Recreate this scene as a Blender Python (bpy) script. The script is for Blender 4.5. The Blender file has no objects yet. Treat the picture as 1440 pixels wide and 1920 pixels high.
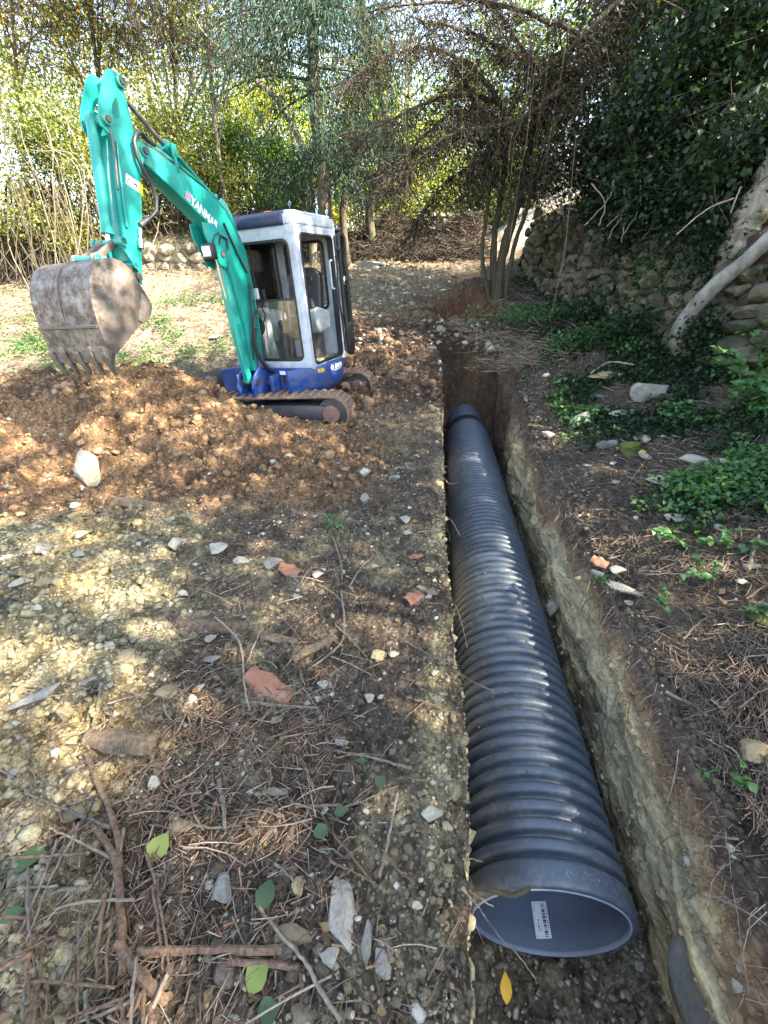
import bpy, math, random
import numpy as np
from mathutils import Vector, Matrix, Euler

# ------------------------------------------------------------------ camera, light, exposure
S = bpy.context.scene
COL = S.collection
PITCH = math.radians(28.8)
CAMZ = 1.62
cam = bpy.data.cameras.new('camera'); camo = bpy.data.objects.new('camera', cam); COL.objects.link(camo)
camo.location = (0, 0, CAMZ); camo.rotation_euler = (math.radians(90) - PITCH, 0, 0)
cam.sensor_width = 36; cam.sensor_fit = 'VERTICAL'; cam.sensor_height = 36
cam.lens = 36 * 800 / 1920
cam.clip_start = .02; cam.clip_end = 1000
S.camera = camo

SUN_AZ = math.atan2(.88, -.34)      # where the sun stands (x, y)
SUN_EL = math.radians(40)
world = bpy.data.worlds.new('World'); S.world = world; world.use_nodes = True
wn = world.node_tree; wn.nodes.clear()
wo = wn.nodes.new('ShaderNodeOutputWorld'); bg = wn.nodes.new('ShaderNodeBackground'); sk = wn.nodes.new('ShaderNodeTexSky')
sk.sky_type = 'NISHITA'; sk.sun_disc = False; sk.sun_elevation = SUN_EL; sk.sun_rotation = SUN_AZ
bg.inputs['Strength'].default_value = .10
hs = wn.nodes.new('ShaderNodeHueSaturation'); hs.inputs['Saturation'].default_value = .8; wn.links.new(sk.outputs[0], hs.inputs['Color']); wn.links.new(hs.outputs[0], bg.inputs[0]); wn.links.new(bg.outputs[0], wo.inputs[0])
sl = bpy.data.lights.new('sun', 'SUN'); so = bpy.data.objects.new('sun', sl); COL.objects.link(so)
sl.energy = 4.6; sl.angle = math.radians(.55); sl.color = (1, .90, .74)
SD = Vector((math.sin(SUN_AZ) * math.cos(SUN_EL), math.cos(SUN_AZ) * math.cos(SUN_EL), math.sin(SUN_EL)))
so.rotation_euler = SD.to_track_quat('Z', 'Y').to_euler()
vs = S.view_settings; vs.view_transform = 'Standard'; vs.look = 'None'; vs.gamma = 1; vs.use_curve_mapping = False
vs.exposure = 3.4
S.cycles.max_bounces = 6; S.cycles.diffuse_bounces = 3; S.cycles.glossy_bounces = 2; S.cycles.transmission_bounces = 4
S.cycles.transparent_max_bounces = 8
S.cycles.sample_clamp_indirect = 6

random.seed(7); RNG = np.random.default_rng(7)

# ------------------------------------------------------------------ noise
def _h(ix, iy, s):
    n = (ix.astype(np.int64) * 374761393 + iy.astype(np.int64) * 668265263 + int(s) * 1274126177) & 0xFFFFFFFF
    n = ((n ^ (n >> 13)) * 1274126177) & 0xFFFFFFFF
    n = (n ^ (n >> 16)) & 0xFFFFFF
    return n / float(0xFFFFFF)
def vnoise(x, y, s=0):
    x = np.asarray(x, float); y = np.asarray(y, float)
    ix = np.floor(x); iy = np.floor(y); fx = x - ix; fy = y - iy
    fx = fx * fx * (3 - 2 * fx); fy = fy * fy * (3 - 2 * fy)
    a = _h(ix, iy, s); b = _h(ix + 1, iy, s); c = _h(ix, iy + 1, s); d = _h(ix + 1, iy + 1, s)
    return (a + (b - a) * fx) * (1 - fy) + (c + (d - c) * fx) * fy
def fbm(x, y, s=0, o=4):
    v = 0; a = .5; t = 0
    for k in range(o):
        v = v + a * vnoise(np.asarray(x) * 2 ** k, np.asarray(y) * 2 ** k, s + k * 17); t += a; a *= .55
    return v / t * 2 - 1
def worley(x, y, s=0):
    """distance to nearest feature, and a random value of that cell"""
    x = np.asarray(x, float); y = np.asarray(y, float)
    ix = np.floor(x); iy = np.floor(y)
    best = np.full(x.shape, 9.0); val = np.zeros(x.shape)
    for dx in (-1, 0, 1):
        for dy in (-1, 0, 1):
            cx = ix + dx; cy = iy + dy
            px = cx + _h(cx, cy, s); py = cy + _h(cx, cy, s + 5)
            d = (x - px) ** 2 + (y - py) ** 2
            m = d < best
            best = np.where(m, d, best); val = np.where(m, _h(cx, cy, s + 9), val)
    return np.sqrt(best), val
def sst(a, b, x):
    t = np.clip((x - a) / (b - a), 0, 1); return t * t * (3 - 2 * t)
def soft(x, k=.8):
    return np.where(x > 6, x, np.log1p(np.exp(np.clip(x / k, -30, 30))) * k)

# ------------------------------------------------------------------ place: trench frame and ground
TX, TY = .1142, .9935
OX, OY = .67, .708
def to_tn(x, y):
    dx = x - OX; dy = y - OY
    return dx * TX + dy * TY, dx * TY - dy * TX
def to_xy(t, n):
    return OX + t * TX + n * TY, OY + t * TY - n * TX
EDGE_L, EDGE_R = -.45, .47
def wall_line_x(y):       # foot of the dry stone retaining wall on the right
    return np.interp(y, [-10, 3.5, 10.5, 12, 13], [4.1, 3.75, 3.05, 3.1, 3.3])
def smooth_ground(x, y):
    x = np.asarray(x, float); y = np.asarray(y, float)
    t, n = to_tn(x, y)
    rise = .27 * soft(y - 5.0, .7) - .22 * soft(y - 13.8, .6)
    fw = np.exp(-(((x + 1.25) / 1.35) ** 4 + ((y - 5.45) / 1.25) ** 4))          # the level stand of the machine
    z = rise * (1 - fw) + (.03 + .05 * (x + 1.2)) * fw
    # right bank rises to the foot of the wall
    side = .34 * np.clip(n - .6, 0, 2.6)
    z = z + side * (1 - .62 * sst(5, 10, y))
    w = x - wall_line_x(y)
    z = z + 1.05 * sst(.0, .28, w) * (1 - sst(10.5, 12.2, y)) * sst(-3, -1, y) + .25 * np.clip(w, 0, 8) * sst(0, .4, w)
    z = z + .22 * np.clip(x - 3, 0, 14) * sst(13.5, 17, y)
    # terrace at the back left
    z = z + .55 * sst(11.05, 11.3, y + .05 * x) * (1 - sst(-2.6, -1.9, x))
    # pile of brown spoil in front of the machine
    A = np.interp(x, [-6.5, -4.8, -3.4, -2.2, -1.75, -1.25, -.85, -.4, .05], [.0, .45, .66, .70, .54, .27, .13, .08, 0.])
    yc = 4.25 + .12 * np.sin(x * 2.1)
    d = np.where(y < yc, (y - yc) / .62, (y - yc) / .32)
    z = z + A * np.exp(-.5 * np.abs(d) ** 2.2)
    # low swell of clay at front left
    z = z + .07 * np.exp(-((x + 2.2) ** 2 / 1.5 + (y - 2.0) ** 2 / .5))
    # rubble crest at the end of the cut road
    z = z + .62 * np.exp(-((y - 13.2) / .75) ** 2) * (.75 + .35 * np.sin(x * 3.1 + 1)) * sst(-2.2, -.8, x) * (1 - sst(2.2, 3.4, x))
    # root pit
    z = z - .55 * np.exp(-(((x - 1.45) / .5) ** 2 + ((y - 8.9) / .5) ** 2) ** 1.5)
    z = z + .25 * np.exp(-(((x - 1.9) / .55) ** 2 + ((y - 9.7) / .4) ** 2))
    # spoil over the far end of the pipe
    z = z + .10 * np.exp(-(((n) / .8) ** 2 + ((t - 8.7) / .6) ** 2))
    return z
def zones(x, y):
    """weights of the soils"""
    t, n = to_tn(x, y)
    wob = fbm(x * 1.7, y * 1.7, 3) * .35 + fbm(x * 6, y * 6, 4, 3) * .12
    pile = sst(2.75, 3.05, y + wob * .7 + .18 * np.clip(-x - 1.4, -1.5, .9)) * (1 - sst(-.35, .15, x + wob * .6)) * (1 - sst(5.5, 6.6, y + wob))
    clay = (1 - sst(-1.35, -.85, x + wob * 1.2 + .25 * (y - 1.6))) * (1 - pile)
    road = sst(6.9, 8.4, y + wob * 2) * (1 - sst(.6, 1.5, n + wob)) * (1 - sst(-1.9, -2.6, -(-x) * 1. + wob) * 0)
    right = sst(.40, .5, n)
    return pile, clay, road, right, wob
def clod(x, y):
    pile, clay, road, right, wob = zones(x, y)
    f1, v1 = worley(x * 8.5, y * 8.5, 11); f2, v2 = worley(x * 19, y * 19, 23); f3, v3 = worley(x * 41, y * 41, 31)
    big = np.sqrt(np.clip(1 - (f1 / .75) ** 2, 0, 1)) * v1
    mid = np.sqrt(np.clip(1 - (f2 / .8) ** 2, 0, 1)) * v2
    sml = np.sqrt(np.clip(1 - (f3 / .8) ** 2, 0, 1)) * v3
    base = fbm(x * 2.3, y * 2.3, 41, 4)
    far = 1 - sst(9, 16, y)
    a = .35 + .75 * clay + 1.5 * pile + .5 * road - .1 * right
    lump = fbm(x * 4.5, y * 4.5, 47, 4)
    dirt = sst(4.9, 5.8, y + wob) * (1 - sst(8.6, 9.6, y)) * (1 - sst(1.2, 1.9, to_tn(x, y)[1])) * sst(-2.5, -1.6, x)
    wx = x + .05 * fbm(x * 9, y * 9, 48, 3); wy = y + .05 * fbm(x * 9, y * 9, 49, 3)
    _, s1 = worley(wx * 13, wy * 13, 51); _, s2 = worley(wx * 30, wy * 30, 52)
    a = a + 1.1 * dirt
    crisp = (.020 * s1 + .010 * s2) * (.3 + .7 * a) * (.2 + .8 * far)
    ridge = (1 - np.abs(fbm(x * 2.6 + 9, y * 2.6, 58, 4)) * 2.2).clip(0, 1)
    lump = lump + .9 * ridge * (pile + dirt * .7)
    return crisp + (.036 * a * big + .034 * a * mid + .014 * sml * (1 + .3 * a)) * (.25 + .75 * far) + .045 * base + lump * .05 * (pile + .25 * clay + .5 * road + .8 * dirt), (f1, v1, f2, v2, f3, v3)
def G(x, y):
    x = np.asarray(x, float); y = np.asarray(y, float)
    return smooth_ground(x, y) + clod(x, y)[0]

# ------------------------------------------------------------------ mesh helpers
def tagged(o, label=None, cat=None, group=None, kind=None):
    if label: o['label'] = label
    if cat: o['category'] = cat
    if group: o['group'] = group
    if kind: o['kind'] = kind
    return o
def mesh_np(name, V, F, mat, parent=None, smooth=False, cols=None, link=True):
    """V (n,3) floats, F (m,k) ints with one k"""
    V = np.asarray(V, np.float32); F = np.asarray(F, np.int32)
    me = bpy.data.meshes.new(name)
    me.vertices.add(len(V)); me.vertices.foreach_set('co', V.ravel())
    k = F.shape[1]; m = len(F)
    me.loops.add(m * k); me.loops.foreach_set('vertex_index', F.ravel())
    me.polygons.add(m); me.polygons.foreach_set('loop_start', np.arange(0, m * k, k, dtype=np.int32))
    try: me.polygons.foreach_set('loop_total', np.full(m, k, np.int32))
    except Exception: pass
    if smooth: me.polygons.foreach_set('use_smooth', np.ones(m, bool))
    me.update(calc_edges=True)
    if cols is not None:
        ca = me.color_attributes.new('Col', 'FLOAT_COLOR', 'POINT')
        ca.data.foreach_set('color', np.concatenate([cols, np.ones((len(cols), 1))], 1).astype(np.float32).ravel())
    if mat: me.materials.append(mat)
    if not link: return me
    o = bpy.data.objects.new(name, me); COL.objects.link(o)
    if parent: o.parent = parent
    return o
def empty(name, loc=(0, 0, 0), rz=0):
    o = bpy.data.objects.new(name, None); COL.objects.link(o); o.location = loc; o.rotation_euler = (0, 0, rz)
    o.empty_display_size = .1
    return o
class MB:
    def __init__(s): s.v = []; s.f = []
    def add(s, V, F, M=None):
        b = len(s.v)
        for p in V:
            p = Vector(p)
            if M is not None: p = M @ p
            s.v.append(tuple(p))
        for f in F: s.f.append([i + b for i in f])
    def box(s, c, d, M=None, taper=1.0):
        x, y, z = c; a, b, h = d[0] / 2, d[1] / 2, d[2] / 2
        V = [(x + sx * a * (taper if sz > 0 else 1), y + sy * b * (taper if sz > 0 else 1), z + sz * h) for sz in (-1, 1) for sx, sy in ((-1, -1), (1, -1), (1, 1), (-1, 1))]
        s.add(V, [(3, 2, 1, 0), (4, 5, 6, 7), (0, 1, 5, 4), (1, 2, 6, 5), (2, 3, 7, 6), (3, 0, 4, 7)], M)
    def prism(s, poly, a, b, M=None):       # polygon in (x,z), between y=a and y=b
        n = len(poly)
        V = [(p[0], a, p[1]) for p in poly] + [(p[0], b, p[1]) for p in poly]
        F = [tuple(range(n)), tuple(range(2 * n - 1, n - 1, -1))] + [(i, i + n, (i + 1) % n + n, (i + 1) % n) for i in range(n)]
        s.add(V, F, M)
    def plan(s, poly, z0, z1, M=None, shrink=1.0):   # polygon in (x,y)
        n = len(poly)
        V = [(p[0] * shrink, p[1] * shrink, z0) for p in poly] + [(p[0], p[1], z1) for p in poly]
        F = [tuple(range(n - 1, -1, -1)), tuple(range(n, 2 * n))] + [(i, (i + 1) % n, (i + 1) % n + n, i + n) for i in range(n)]
        s.add(V, F, M)
    def cyl(s, p0, p1, r, r1=None, seg=16, M=None):
        s.tube([p0, p1], [r, r if r1 is None else r1], seg, M)
    def tube(s, pts, r, seg=8, M=None, caps=True):
        pts = [Vector(p) for p in pts]
        if not hasattr(r, '__len__'): r = [r] * len(pts)
        V = []; F = []; up = None
        for i, p in enumerate(pts):
            d = (pts[min(i + 1, len(pts) - 1)] - pts[max(i - 1, 0)]).normalized()
            if up is None: up = Vector((0, 0, 1)) if abs(d.z) < .9 else Vector((1, 0, 0))
            x = d.cross(up).normalized(); up = x.cross(d).normalized()
            for k in range(seg):
                a = 2 * math.pi * k / seg
                V.append(p + (x * math.cos(a) + up * math.sin(a)) * r[i])
        for i in range(len(pts) - 1):
            for k in range(seg):
                a = i * seg + k; b = i * seg + (k + 1) % seg
                F.append((a, b, b + seg, a + seg))
        if caps:
            F.append(tuple(range(seg - 1, -1, -1))); F.append(tuple(range((len(pts) - 1) * seg, len(pts) * seg)))
        s.add(V, F, M)
    def build(s, name, mat, parent=None, bevel=0, smooth=False, seg=2):
        me = bpy.data.meshes.new(name); me.from_pydata(s.v, [], s.f); me.validate(); me.update()
        import bmesh
        bm = bmesh.new(); bm.from_mesh(me); bmesh.ops.recalc_face_normals(bm, faces=bm.faces); bm.to_mesh(me); bm.free()
        if mat: me.materials.append(mat)
        if smooth:
            for p in me.polygons: p.use_smooth = True
            try: me.set_sharp_from_angle(angle=math.radians(40))
            except Exception: pass
        o = bpy.data.objects.new(name, me); COL.objects.link(o)
        if parent: o.parent = parent
        if bevel:
            m = o.modifiers.new('bevel', 'BEVEL'); m.width = bevel; m.segments = seg; m.limit_method = 'ANGLE'; m.angle_limit = math.radians(35)
            for p in me.polygons: p.use_smooth = True
            m.harden_normals = False
        return o
def copy_tree(o, parent=None):
    c = o.copy(); COL.objects.link(c); c.parent = parent
    for ch in o.children: copy_tree(ch, c)
    return c

# ------------------------------------------------------------------ materials
def NT(name):
    m = bpy.data.materials.new(name); m.use_nodes = True
    nt = m.node_tree; nt.nodes.clear()
    out = nt.nodes.new('ShaderNodeOutputMaterial')
    return m, nt, out
def N(nt, t, **kw):
    n = nt.nodes.new(t)
    for k, v in kw.items():
        if k in n.inputs: n.inputs[k].default_value = v
        else: setattr(n, k, v)
    return n
def noise(nt, scale, detail=4, rough=.6, coord=None, dim='3D'):
    n = N(nt, 'ShaderNodeTexNoise'); n.inputs['Scale'].default_value = scale; n.inputs['Detail'].default_value = detail; n.inputs['Roughness'].default_value = rough
    if coord: nt.links.new(coord, n.inputs['Vector'])
    return n
def ramp(nt, fac, stops):
    r = N(nt, 'ShaderNodeValToRGB'); e = r.color_ramp.elements
    while len(e) < len(stops): e.new(.5)
    for i, (p, c) in enumerate(stops):
        e[i].position = p; e[i].color = (*c, 1) if len(c) == 3 else c
    nt.links.new(fac, r.inputs[0]); return r
def mixc(nt, fac, a, b, mode='MIX'):
    m = N(nt, 'ShaderNodeMix'); m.data_type = 'RGBA'; m.blend_type = mode
    for sock, v in ((m.inputs[0], fac), (m.inputs[6], a), (m.inputs[7], b)):
        if isinstance(v, bpy.types.NodeSocket): nt.links.new(v, sock)
        elif hasattr(v, '__len__'): sock.default_value = (*v, 1) if len(v) == 3 else v
        else: sock.default_value = v
    return m.outputs[2]
def bump(nt, h, strength=.5, dist=.01, normal=None):
    b = N(nt, 'ShaderNodeBump'); b.inputs['Strength'].default_value = strength; b.inputs['Distance'].default_value = dist
    nt.links.new(h, b.inputs['Height'])
    if normal: nt.links.new(normal, b.inputs['Normal'])
    return b.outputs[0]
def pbr(nt, out, color, rough=.8, metal=0, nrm=None, spec=.5):
    p = N(nt, 'ShaderNodeBsdfPrincipled')
    if isinstance(color, bpy.types.NodeSocket): nt.links.new(color, p.inputs['Base Color'])
    else: p.inputs['Base Color'].default_value = (*color, 1)
    if isinstance(rough, bpy.types.NodeSocket): nt.links.new(rough, p.inputs['Roughness'])
    else: p.inputs['Roughness'].default_value = rough
    p.inputs['Metallic'].default_value = metal
    p.inputs['Specular IOR Level'].default_value = spec
    if nrm: nt.links.new(nrm, p.inputs['Normal'])
    nt.links.new(p.outputs[0], out.inputs[0]); return p
def simple(name, color, rough=.6, metal=0, dirt=None, dirt_amt=.4, scale=6, spec=.5, bscale=60, bstr=.15):
    m, nt, out = NT(name)
    tc = N(nt, 'ShaderNodeTexCoord').outputs['Object']
    c = tuple(color)
    n1 = noise(nt, scale, 6, .65, tc)
    col = mixc(nt, ramp(nt, n1.outputs[0], [(.3, (0, 0, 0)), (.7, (1, 1, 1))]).outputs[0], [v * .82 for v in c], [min(1, v * 1.12) for v in c])
    if dirt:
        n2 = noise(nt, scale * 1.7, 9, .75, tc)
        f = ramp(nt, n2.outputs[0], [(1 - dirt_amt - .12, (0, 0, 0)), (1 - dirt_amt + .12, (1, 1, 1))])
        col = mixc(nt, f.outputs[0], col, dirt)
        rg = ramp(nt, n2.outputs[0], [(1 - dirt_amt - .12, (rough,) * 3), (1 - dirt_amt + .12, (.9,) * 3)]).outputs[0]
    else: rg = rough
    nb = noise(nt, bscale, 4, .6, tc)
    pbr(nt, out, col, rg, metal, bump(nt, nb.outputs[0], bstr, .004), spec)
    return m
def ground_mat():
    m, nt, out = NT('soil')
    geo = N(nt, 'ShaderNodeNewGeometry').outputs['Position']
    at = N(nt, 'ShaderNodeVertexColor'); at.layer_name = 'Col'
    n1 = noise(nt, 14, 8, .7, geo); n2 = noise(nt, 70, 8, .75, geo); n3 = noise(nt, 3, 4, .6, geo)
    c = mixc(nt, 1.0, at.outputs[0], ramp(nt, n1.outputs[0], [(.28, (.52, .52, .54)), (.5, (1, 1, 1)), (.74, (1.55, 1.5, 1.42))]).outputs[0], 'MULTIPLY')
    c = mixc(nt, 1.0, c, ramp(nt, n2.outputs[0], [(.3, (.45, .44, .44)), (.52, (1.0, 1, 1)), (.72, (1.6, 1.58, 1.5))]).outputs[0], 'MULTIPLY')
    c = mixc(nt, 1.0, c, ramp(nt, n3.outputs[0], [(.3, (.82, .84, .86)), (.7, (1.15, 1.12, 1.08))]).outputs[0], 'MULTIPLY')
    # pale grit
    v = N(nt, 'ShaderNodeTexVoronoi'); v.inputs['Scale'].default_value = 48; nt.links.new(geo, v.inputs['Vector'])
    sep = N(nt, 'ShaderNodeSeparateColor'); nt.links.new(v.outputs['Color'], sep.inputs[0])
    near = ramp(nt, v.outputs['Distance'], [(.25, (1, 1, 1)), (.34, (0, 0, 0))]).outputs[0]
    pick = ramp(nt, sep.outputs[0], [(.95, (0, 0, 0)), (.96, (1, 1, 1))]).outputs[0]
    g = mixc(nt, 1.0, near, pick, 'MULTIPLY')
    c = mixc(nt, g, c, (.27, .24, .18))
    h = N(nt, 'ShaderNodeMath', operation='ADD'); nt.links.new(n1.outputs[0], h.inputs[0]); nt.links.new(n2.outputs[0], h.inputs[1])
    nb = bump(nt, h.outputs[0], .8, .022)
    for sc_, ds_ in ((24, .03), (62, .012)):
        vv = N(nt, 'ShaderNodeTexVoronoi'); vv.feature = 'SMOOTH_F1'; vv.inputs['Scale'].default_value = sc_; vv.inputs['Smoothness'].default_value = .25
        wp = mixc(nt, .06 if sc_ == 24 else .03, geo, n2.outputs['Color']); nt.links.new(wp, vv.inputs['Vector'])
        iv = N(nt, 'ShaderNodeMath', operation='MULTIPLY'); iv.inputs[1].default_value = -1; nt.links.new(vv.outputs['Distance'], iv.inputs[0])
        nb = bump(nt, iv.outputs[0], .9, ds_, nb)
    n4 = noise(nt, 240, 5, .7, geo)
    nb = bump(nt, n4.outputs[0], .6, .005, nb)
    pbr(nt, out, c, .95, 0, nb, .2)
    return m
def rock_mat(name, c1, c2, moss=None, scale=5, moss_amt=.35, stain=(.16, .11, .06)):
    m, nt, out = NT(name)
    tc = N(nt, 'ShaderNodeNewGeometry').outputs['Position']
    oi = N(nt, 'ShaderNodeObjectInfo')
    n1 = noise(nt, scale * 2, 8, .7, tc); n2 = noise(nt, scale * 9, 6, .7, tc)
    c = mixc(nt, ramp(nt, n1.outputs[0], [(.35, (0, 0, 0)), (.65, (1, 1, 1))]).outputs[0], c1, c2)
    c = mixc(nt, ramp(nt, n2.outputs[0], [(.5, (0, 0, 0)), (.75, (.7, .7, .7))]).outputs[0], c, stain)
    r = ramp(nt, oi.outputs['Random'], [(0, (.62, .62, .62)), (.5, (1, .97, .92)), (1, (1.3, 1.26, 1.18))])
    c = mixc(nt, 1.0, c, r.outputs[0], 'MULTIPLY')
    if moss:
        n3 = noise(nt, scale * 1.3, 7, .7, tc)
        c = mixc(nt, ramp(nt, n3.outputs[0], [(.93 - moss_amt, (0, 0, 0)), (1.05 - moss_amt, (1, 1, 1))]).outputs[0], c, moss)
    h = N(nt, 'ShaderNodeMath', operation='ADD'); nt.links.new(n1.outputs[0], h.inputs[0]); nt.links.new(n2.outputs[0], h.inputs[1])
    pbr(nt, out, c, .85, 0, bump(nt, h.outputs[0], .8, .02), .3)
    return m
def leaf_mat(name, cols, trans=.45, rough=.5):
    m, nt, out = NT(name)
    g = N(nt, 'ShaderNodeNewGeometry')
    r = ramp(nt, g.outputs['Random Per Island'], [(i / (len(cols) - 1), c) for i, c in enumerate(cols)])
    n1 = noise(nt, .9, 3, .6, g.outputs['Position'])
    c = mixc(nt, 1.0, r.outputs[0], ramp(nt, n1.outputs[0], [(.35, (.7, .76, .75)), (.65, (1.25, 1.15, 1))]).outputs[0], 'MULTIPLY')
    p = N(nt, 'ShaderNodeBsdfPrincipled'); p.inputs['Roughness'].default_value = rough; p.inputs['Specular IOR Level'].default_value = .35
    nt.links.new(c, p.inputs['Base Color'])
    t = N(nt, 'ShaderNodeBsdfTranslucent')
    tcx = mixc(nt, 1.0, c, (1.5, 1.6, .7), 'MULTIPLY'); nt.links.new(tcx, t.inputs[0])
    mx = N(nt, 'ShaderNodeMixShader'); mx.inputs[0].default_value = trans
    nt.links.new(p.outputs[0], mx.inputs[1]); nt.links.new(t.outputs[0], mx.inputs[2]); nt.links.new(mx.outputs[0], out.inputs[0])
    return m
def bark_mat(name, c1, c2, scale=8, stretch=6, moss=None):
    m, nt, out = NT(name)
    tc = N(nt, 'ShaderNodeNewGeometry').outputs['Position']
    mp = N(nt, 'ShaderNodeMapping'); mp.inputs['Scale'].default_value = (stretch, stretch, 1); nt.links.new(tc, mp.inputs[0])
    n1 = noise(nt, scale, 8, .7, mp.outputs[0]); n2 = noise(nt, scale * .7, 5, .6, tc)
    c = mixc(nt, ramp(nt, n1.outputs[0], [(.35, (0, 0, 0)), (.65, (1, 1, 1))]).outputs[0], c1, c2)
    if moss: c = mixc(nt, ramp(nt, n2.outputs[0], [(.5, (0, 0, 0)), (.7, (1, 1, 1))]).outputs[0], c, moss)
    pbr(nt, out, c, .9, 0, bump(nt, n1.outputs[0], .8, .02), .2)
    return m
def litter_mat(name, cols):
    m, nt, out = NT(name)
    g = N(nt, 'ShaderNodeNewGeometry')
    r = ramp(nt, g.outputs['Random Per Island'], [(i / (len(cols) - 1), c) for i, c in enumerate(cols)])
    n1 = noise(nt, 60, 4, .6, g.outputs['Position'])
    c = mixc(nt, 1.0, r.outputs[0], ramp(nt, n1.outputs[0], [(.3, (.6, .6, .6)), (.7, (1.3, 1.3, 1.3))]).outputs[0], 'MULTIPLY')
    pbr(nt, out, c, .85, 0, bump(nt, n1.outputs[0], .5, .004), .3)
    return m

M_SOIL = ground_mat()
def cut_mat():
    m, nt, out = NT('cut clay face')
    geo = N(nt, 'ShaderNodeNewGeometry').outputs['Position']
    at_ = N(nt, 'ShaderNodeVertexColor'); at_.layer_name = 'Col'
    mp = N(nt, 'ShaderNodeMapping'); mp.inputs['Rotation'].default_value = (math.radians(32), 0, math.radians(6)); mp.inputs['Scale'].default_value = (4, 1.2, 4); nt.links.new(geo, mp.inputs[0])
    n1 = noise(nt, 5, 6, .6, mp.outputs[0]); n2 = noise(nt, 38, 5, .6, geo)
    c = mixc(nt, 1.0, at_.outputs[0], ramp(nt, n1.outputs[0], [(.34, (.62, .62, .62)), (.5, (1, 1, 1)), (.68, (1.3, 1.28, 1.22))]).outputs[0], 'MULTIPLY')
    c = mixc(nt, 1.0, c, ramp(nt, n2.outputs[0], [(.36, (.74, .74, .74)), (.62, (1.2, 1.2, 1.18))]).outputs[0], 'MULTIPLY')
    nb = bump(nt, n1.outputs[0], .8, .03); nb = bump(nt, n2.outputs[0], .6, .008, nb)
    pbr(nt, out, c, .9, 0, nb, .25); return m
M_CUT = cut_mat()
M_LIME = rock_mat('limestone', (.25, .23, .185), (.38, .36, .30), scale=8)
M_GREY = rock_mat('grey stone', (.17, .17, .155), (.29, .285, .255), scale=7)
M_OCHRE = rock_mat('clay covered stone', (.22, .175, .10), (.31, .255, .155), scale=7)
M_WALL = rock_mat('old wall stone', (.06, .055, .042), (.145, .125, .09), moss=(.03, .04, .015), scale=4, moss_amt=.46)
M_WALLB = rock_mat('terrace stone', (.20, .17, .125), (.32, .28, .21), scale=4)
M_TERRA = simple('terracotta', (.23, .095, .05), .85, dirt=(.25, .17, .10), dirt_amt=.4, scale=12)
M_TEAL = simple('teal paint', (.008, .25, .20), .36, dirt=(.05, .20, .15), dirt_amt=.33, scale=5, bstr=.05)
M_TEALW = simple('worn teal paint', (.015, .29, .23), .4, dirt=(.13, .08, .05), dirt_amt=.38, scale=7, bstr=.08)
M_BLUE = simple('blue paint', (.010, .055, .24), .35, dirt=(.11, .095, .085), dirt_amt=.42, scale=7, bstr=.05)
M_WHITE = simple('white paint', (.46, .50, .55), .38, dirt=(.30, .27, .22), dirt_amt=.40, scale=6, bstr=.05)
M_VISOR = simple('dark violet plastic', (.035, .033, .075), .3, dirt=(.10, .10, .13), dirt_amt=.35, scale=6, bstr=.03)
M_BLACK = simple('black rubber', (.018, .018, .02), .5, dirt=(.09, .075, .06), dirt_amt=.3, scale=9)
M_SEAT = simple('black vinyl', (.022, .022, .026), .45, scale=5, bstr=.1)
M_GREYP = simple('grey plastic', (.32, .34, .35), .55, dirt=(.22, .18, .13), dirt_amt=.4, scale=9)
M_STEEL = simple('bare worn steel', (.19, .17, .15), .42, .5, dirt=(.095, .065, .045), dirt_amt=.5, scale=9, bstr=.25)
M_DKSTEEL = simple('dark steel', (.07, .072, .078), .45, .3, dirt=(.15, .10, .065), dirt_amt=.42, scale=8, bstr=.15)
M_CHROME = simple('chrome', (.7, .7, .72), .15, 1)
M_TRACK = simple('muddy rubber', (.07, .055, .045), .8, dirt=(.23, .145, .085), dirt_amt=.54, scale=11, bstr=.4)
M_RUST = simple('rusty hub', (.22, .12, .085), .7, .2, dirt=(.30, .20, .15), dirt_amt=.4, scale=14)
M_YEL = simple('yellow sticker', (.75, .48, .03), .5, dirt=(.2, .12, .05), dirt_amt=.3, scale=30)
M_STICK = simple('white sticker', (.72, .75, .80), .45, scale=20, bstr=.02)
M_INK = simple('black ink', (.03, .035, .06), .6, bstr=.02)
M_INKG = simple('faded ink', (.22, .26, .36), .6, bstr=.02)
M_DECAL = simple('white lettering', (.78, .80, .82), .5, dirt=(.35, .5, .48), dirt_amt=.3, scale=25)
M_PINK = simple('pink lettering', (.62, .13, .30), .5, dirt=(.7, .6, .65), dirt_amt=.4, scale=30)
M_ORANGE = simple('orange lens', (.85, .16, .03), .3)
M_LAMPG = simple('lamp glass', (.6, .62, .62), .15, .2)
M_MUDFLOOR = simple('muddy cab floor', (.24, .20, .14), .9, dirt=(.10, .085, .07), dirt_amt=.5, scale=9)
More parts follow.
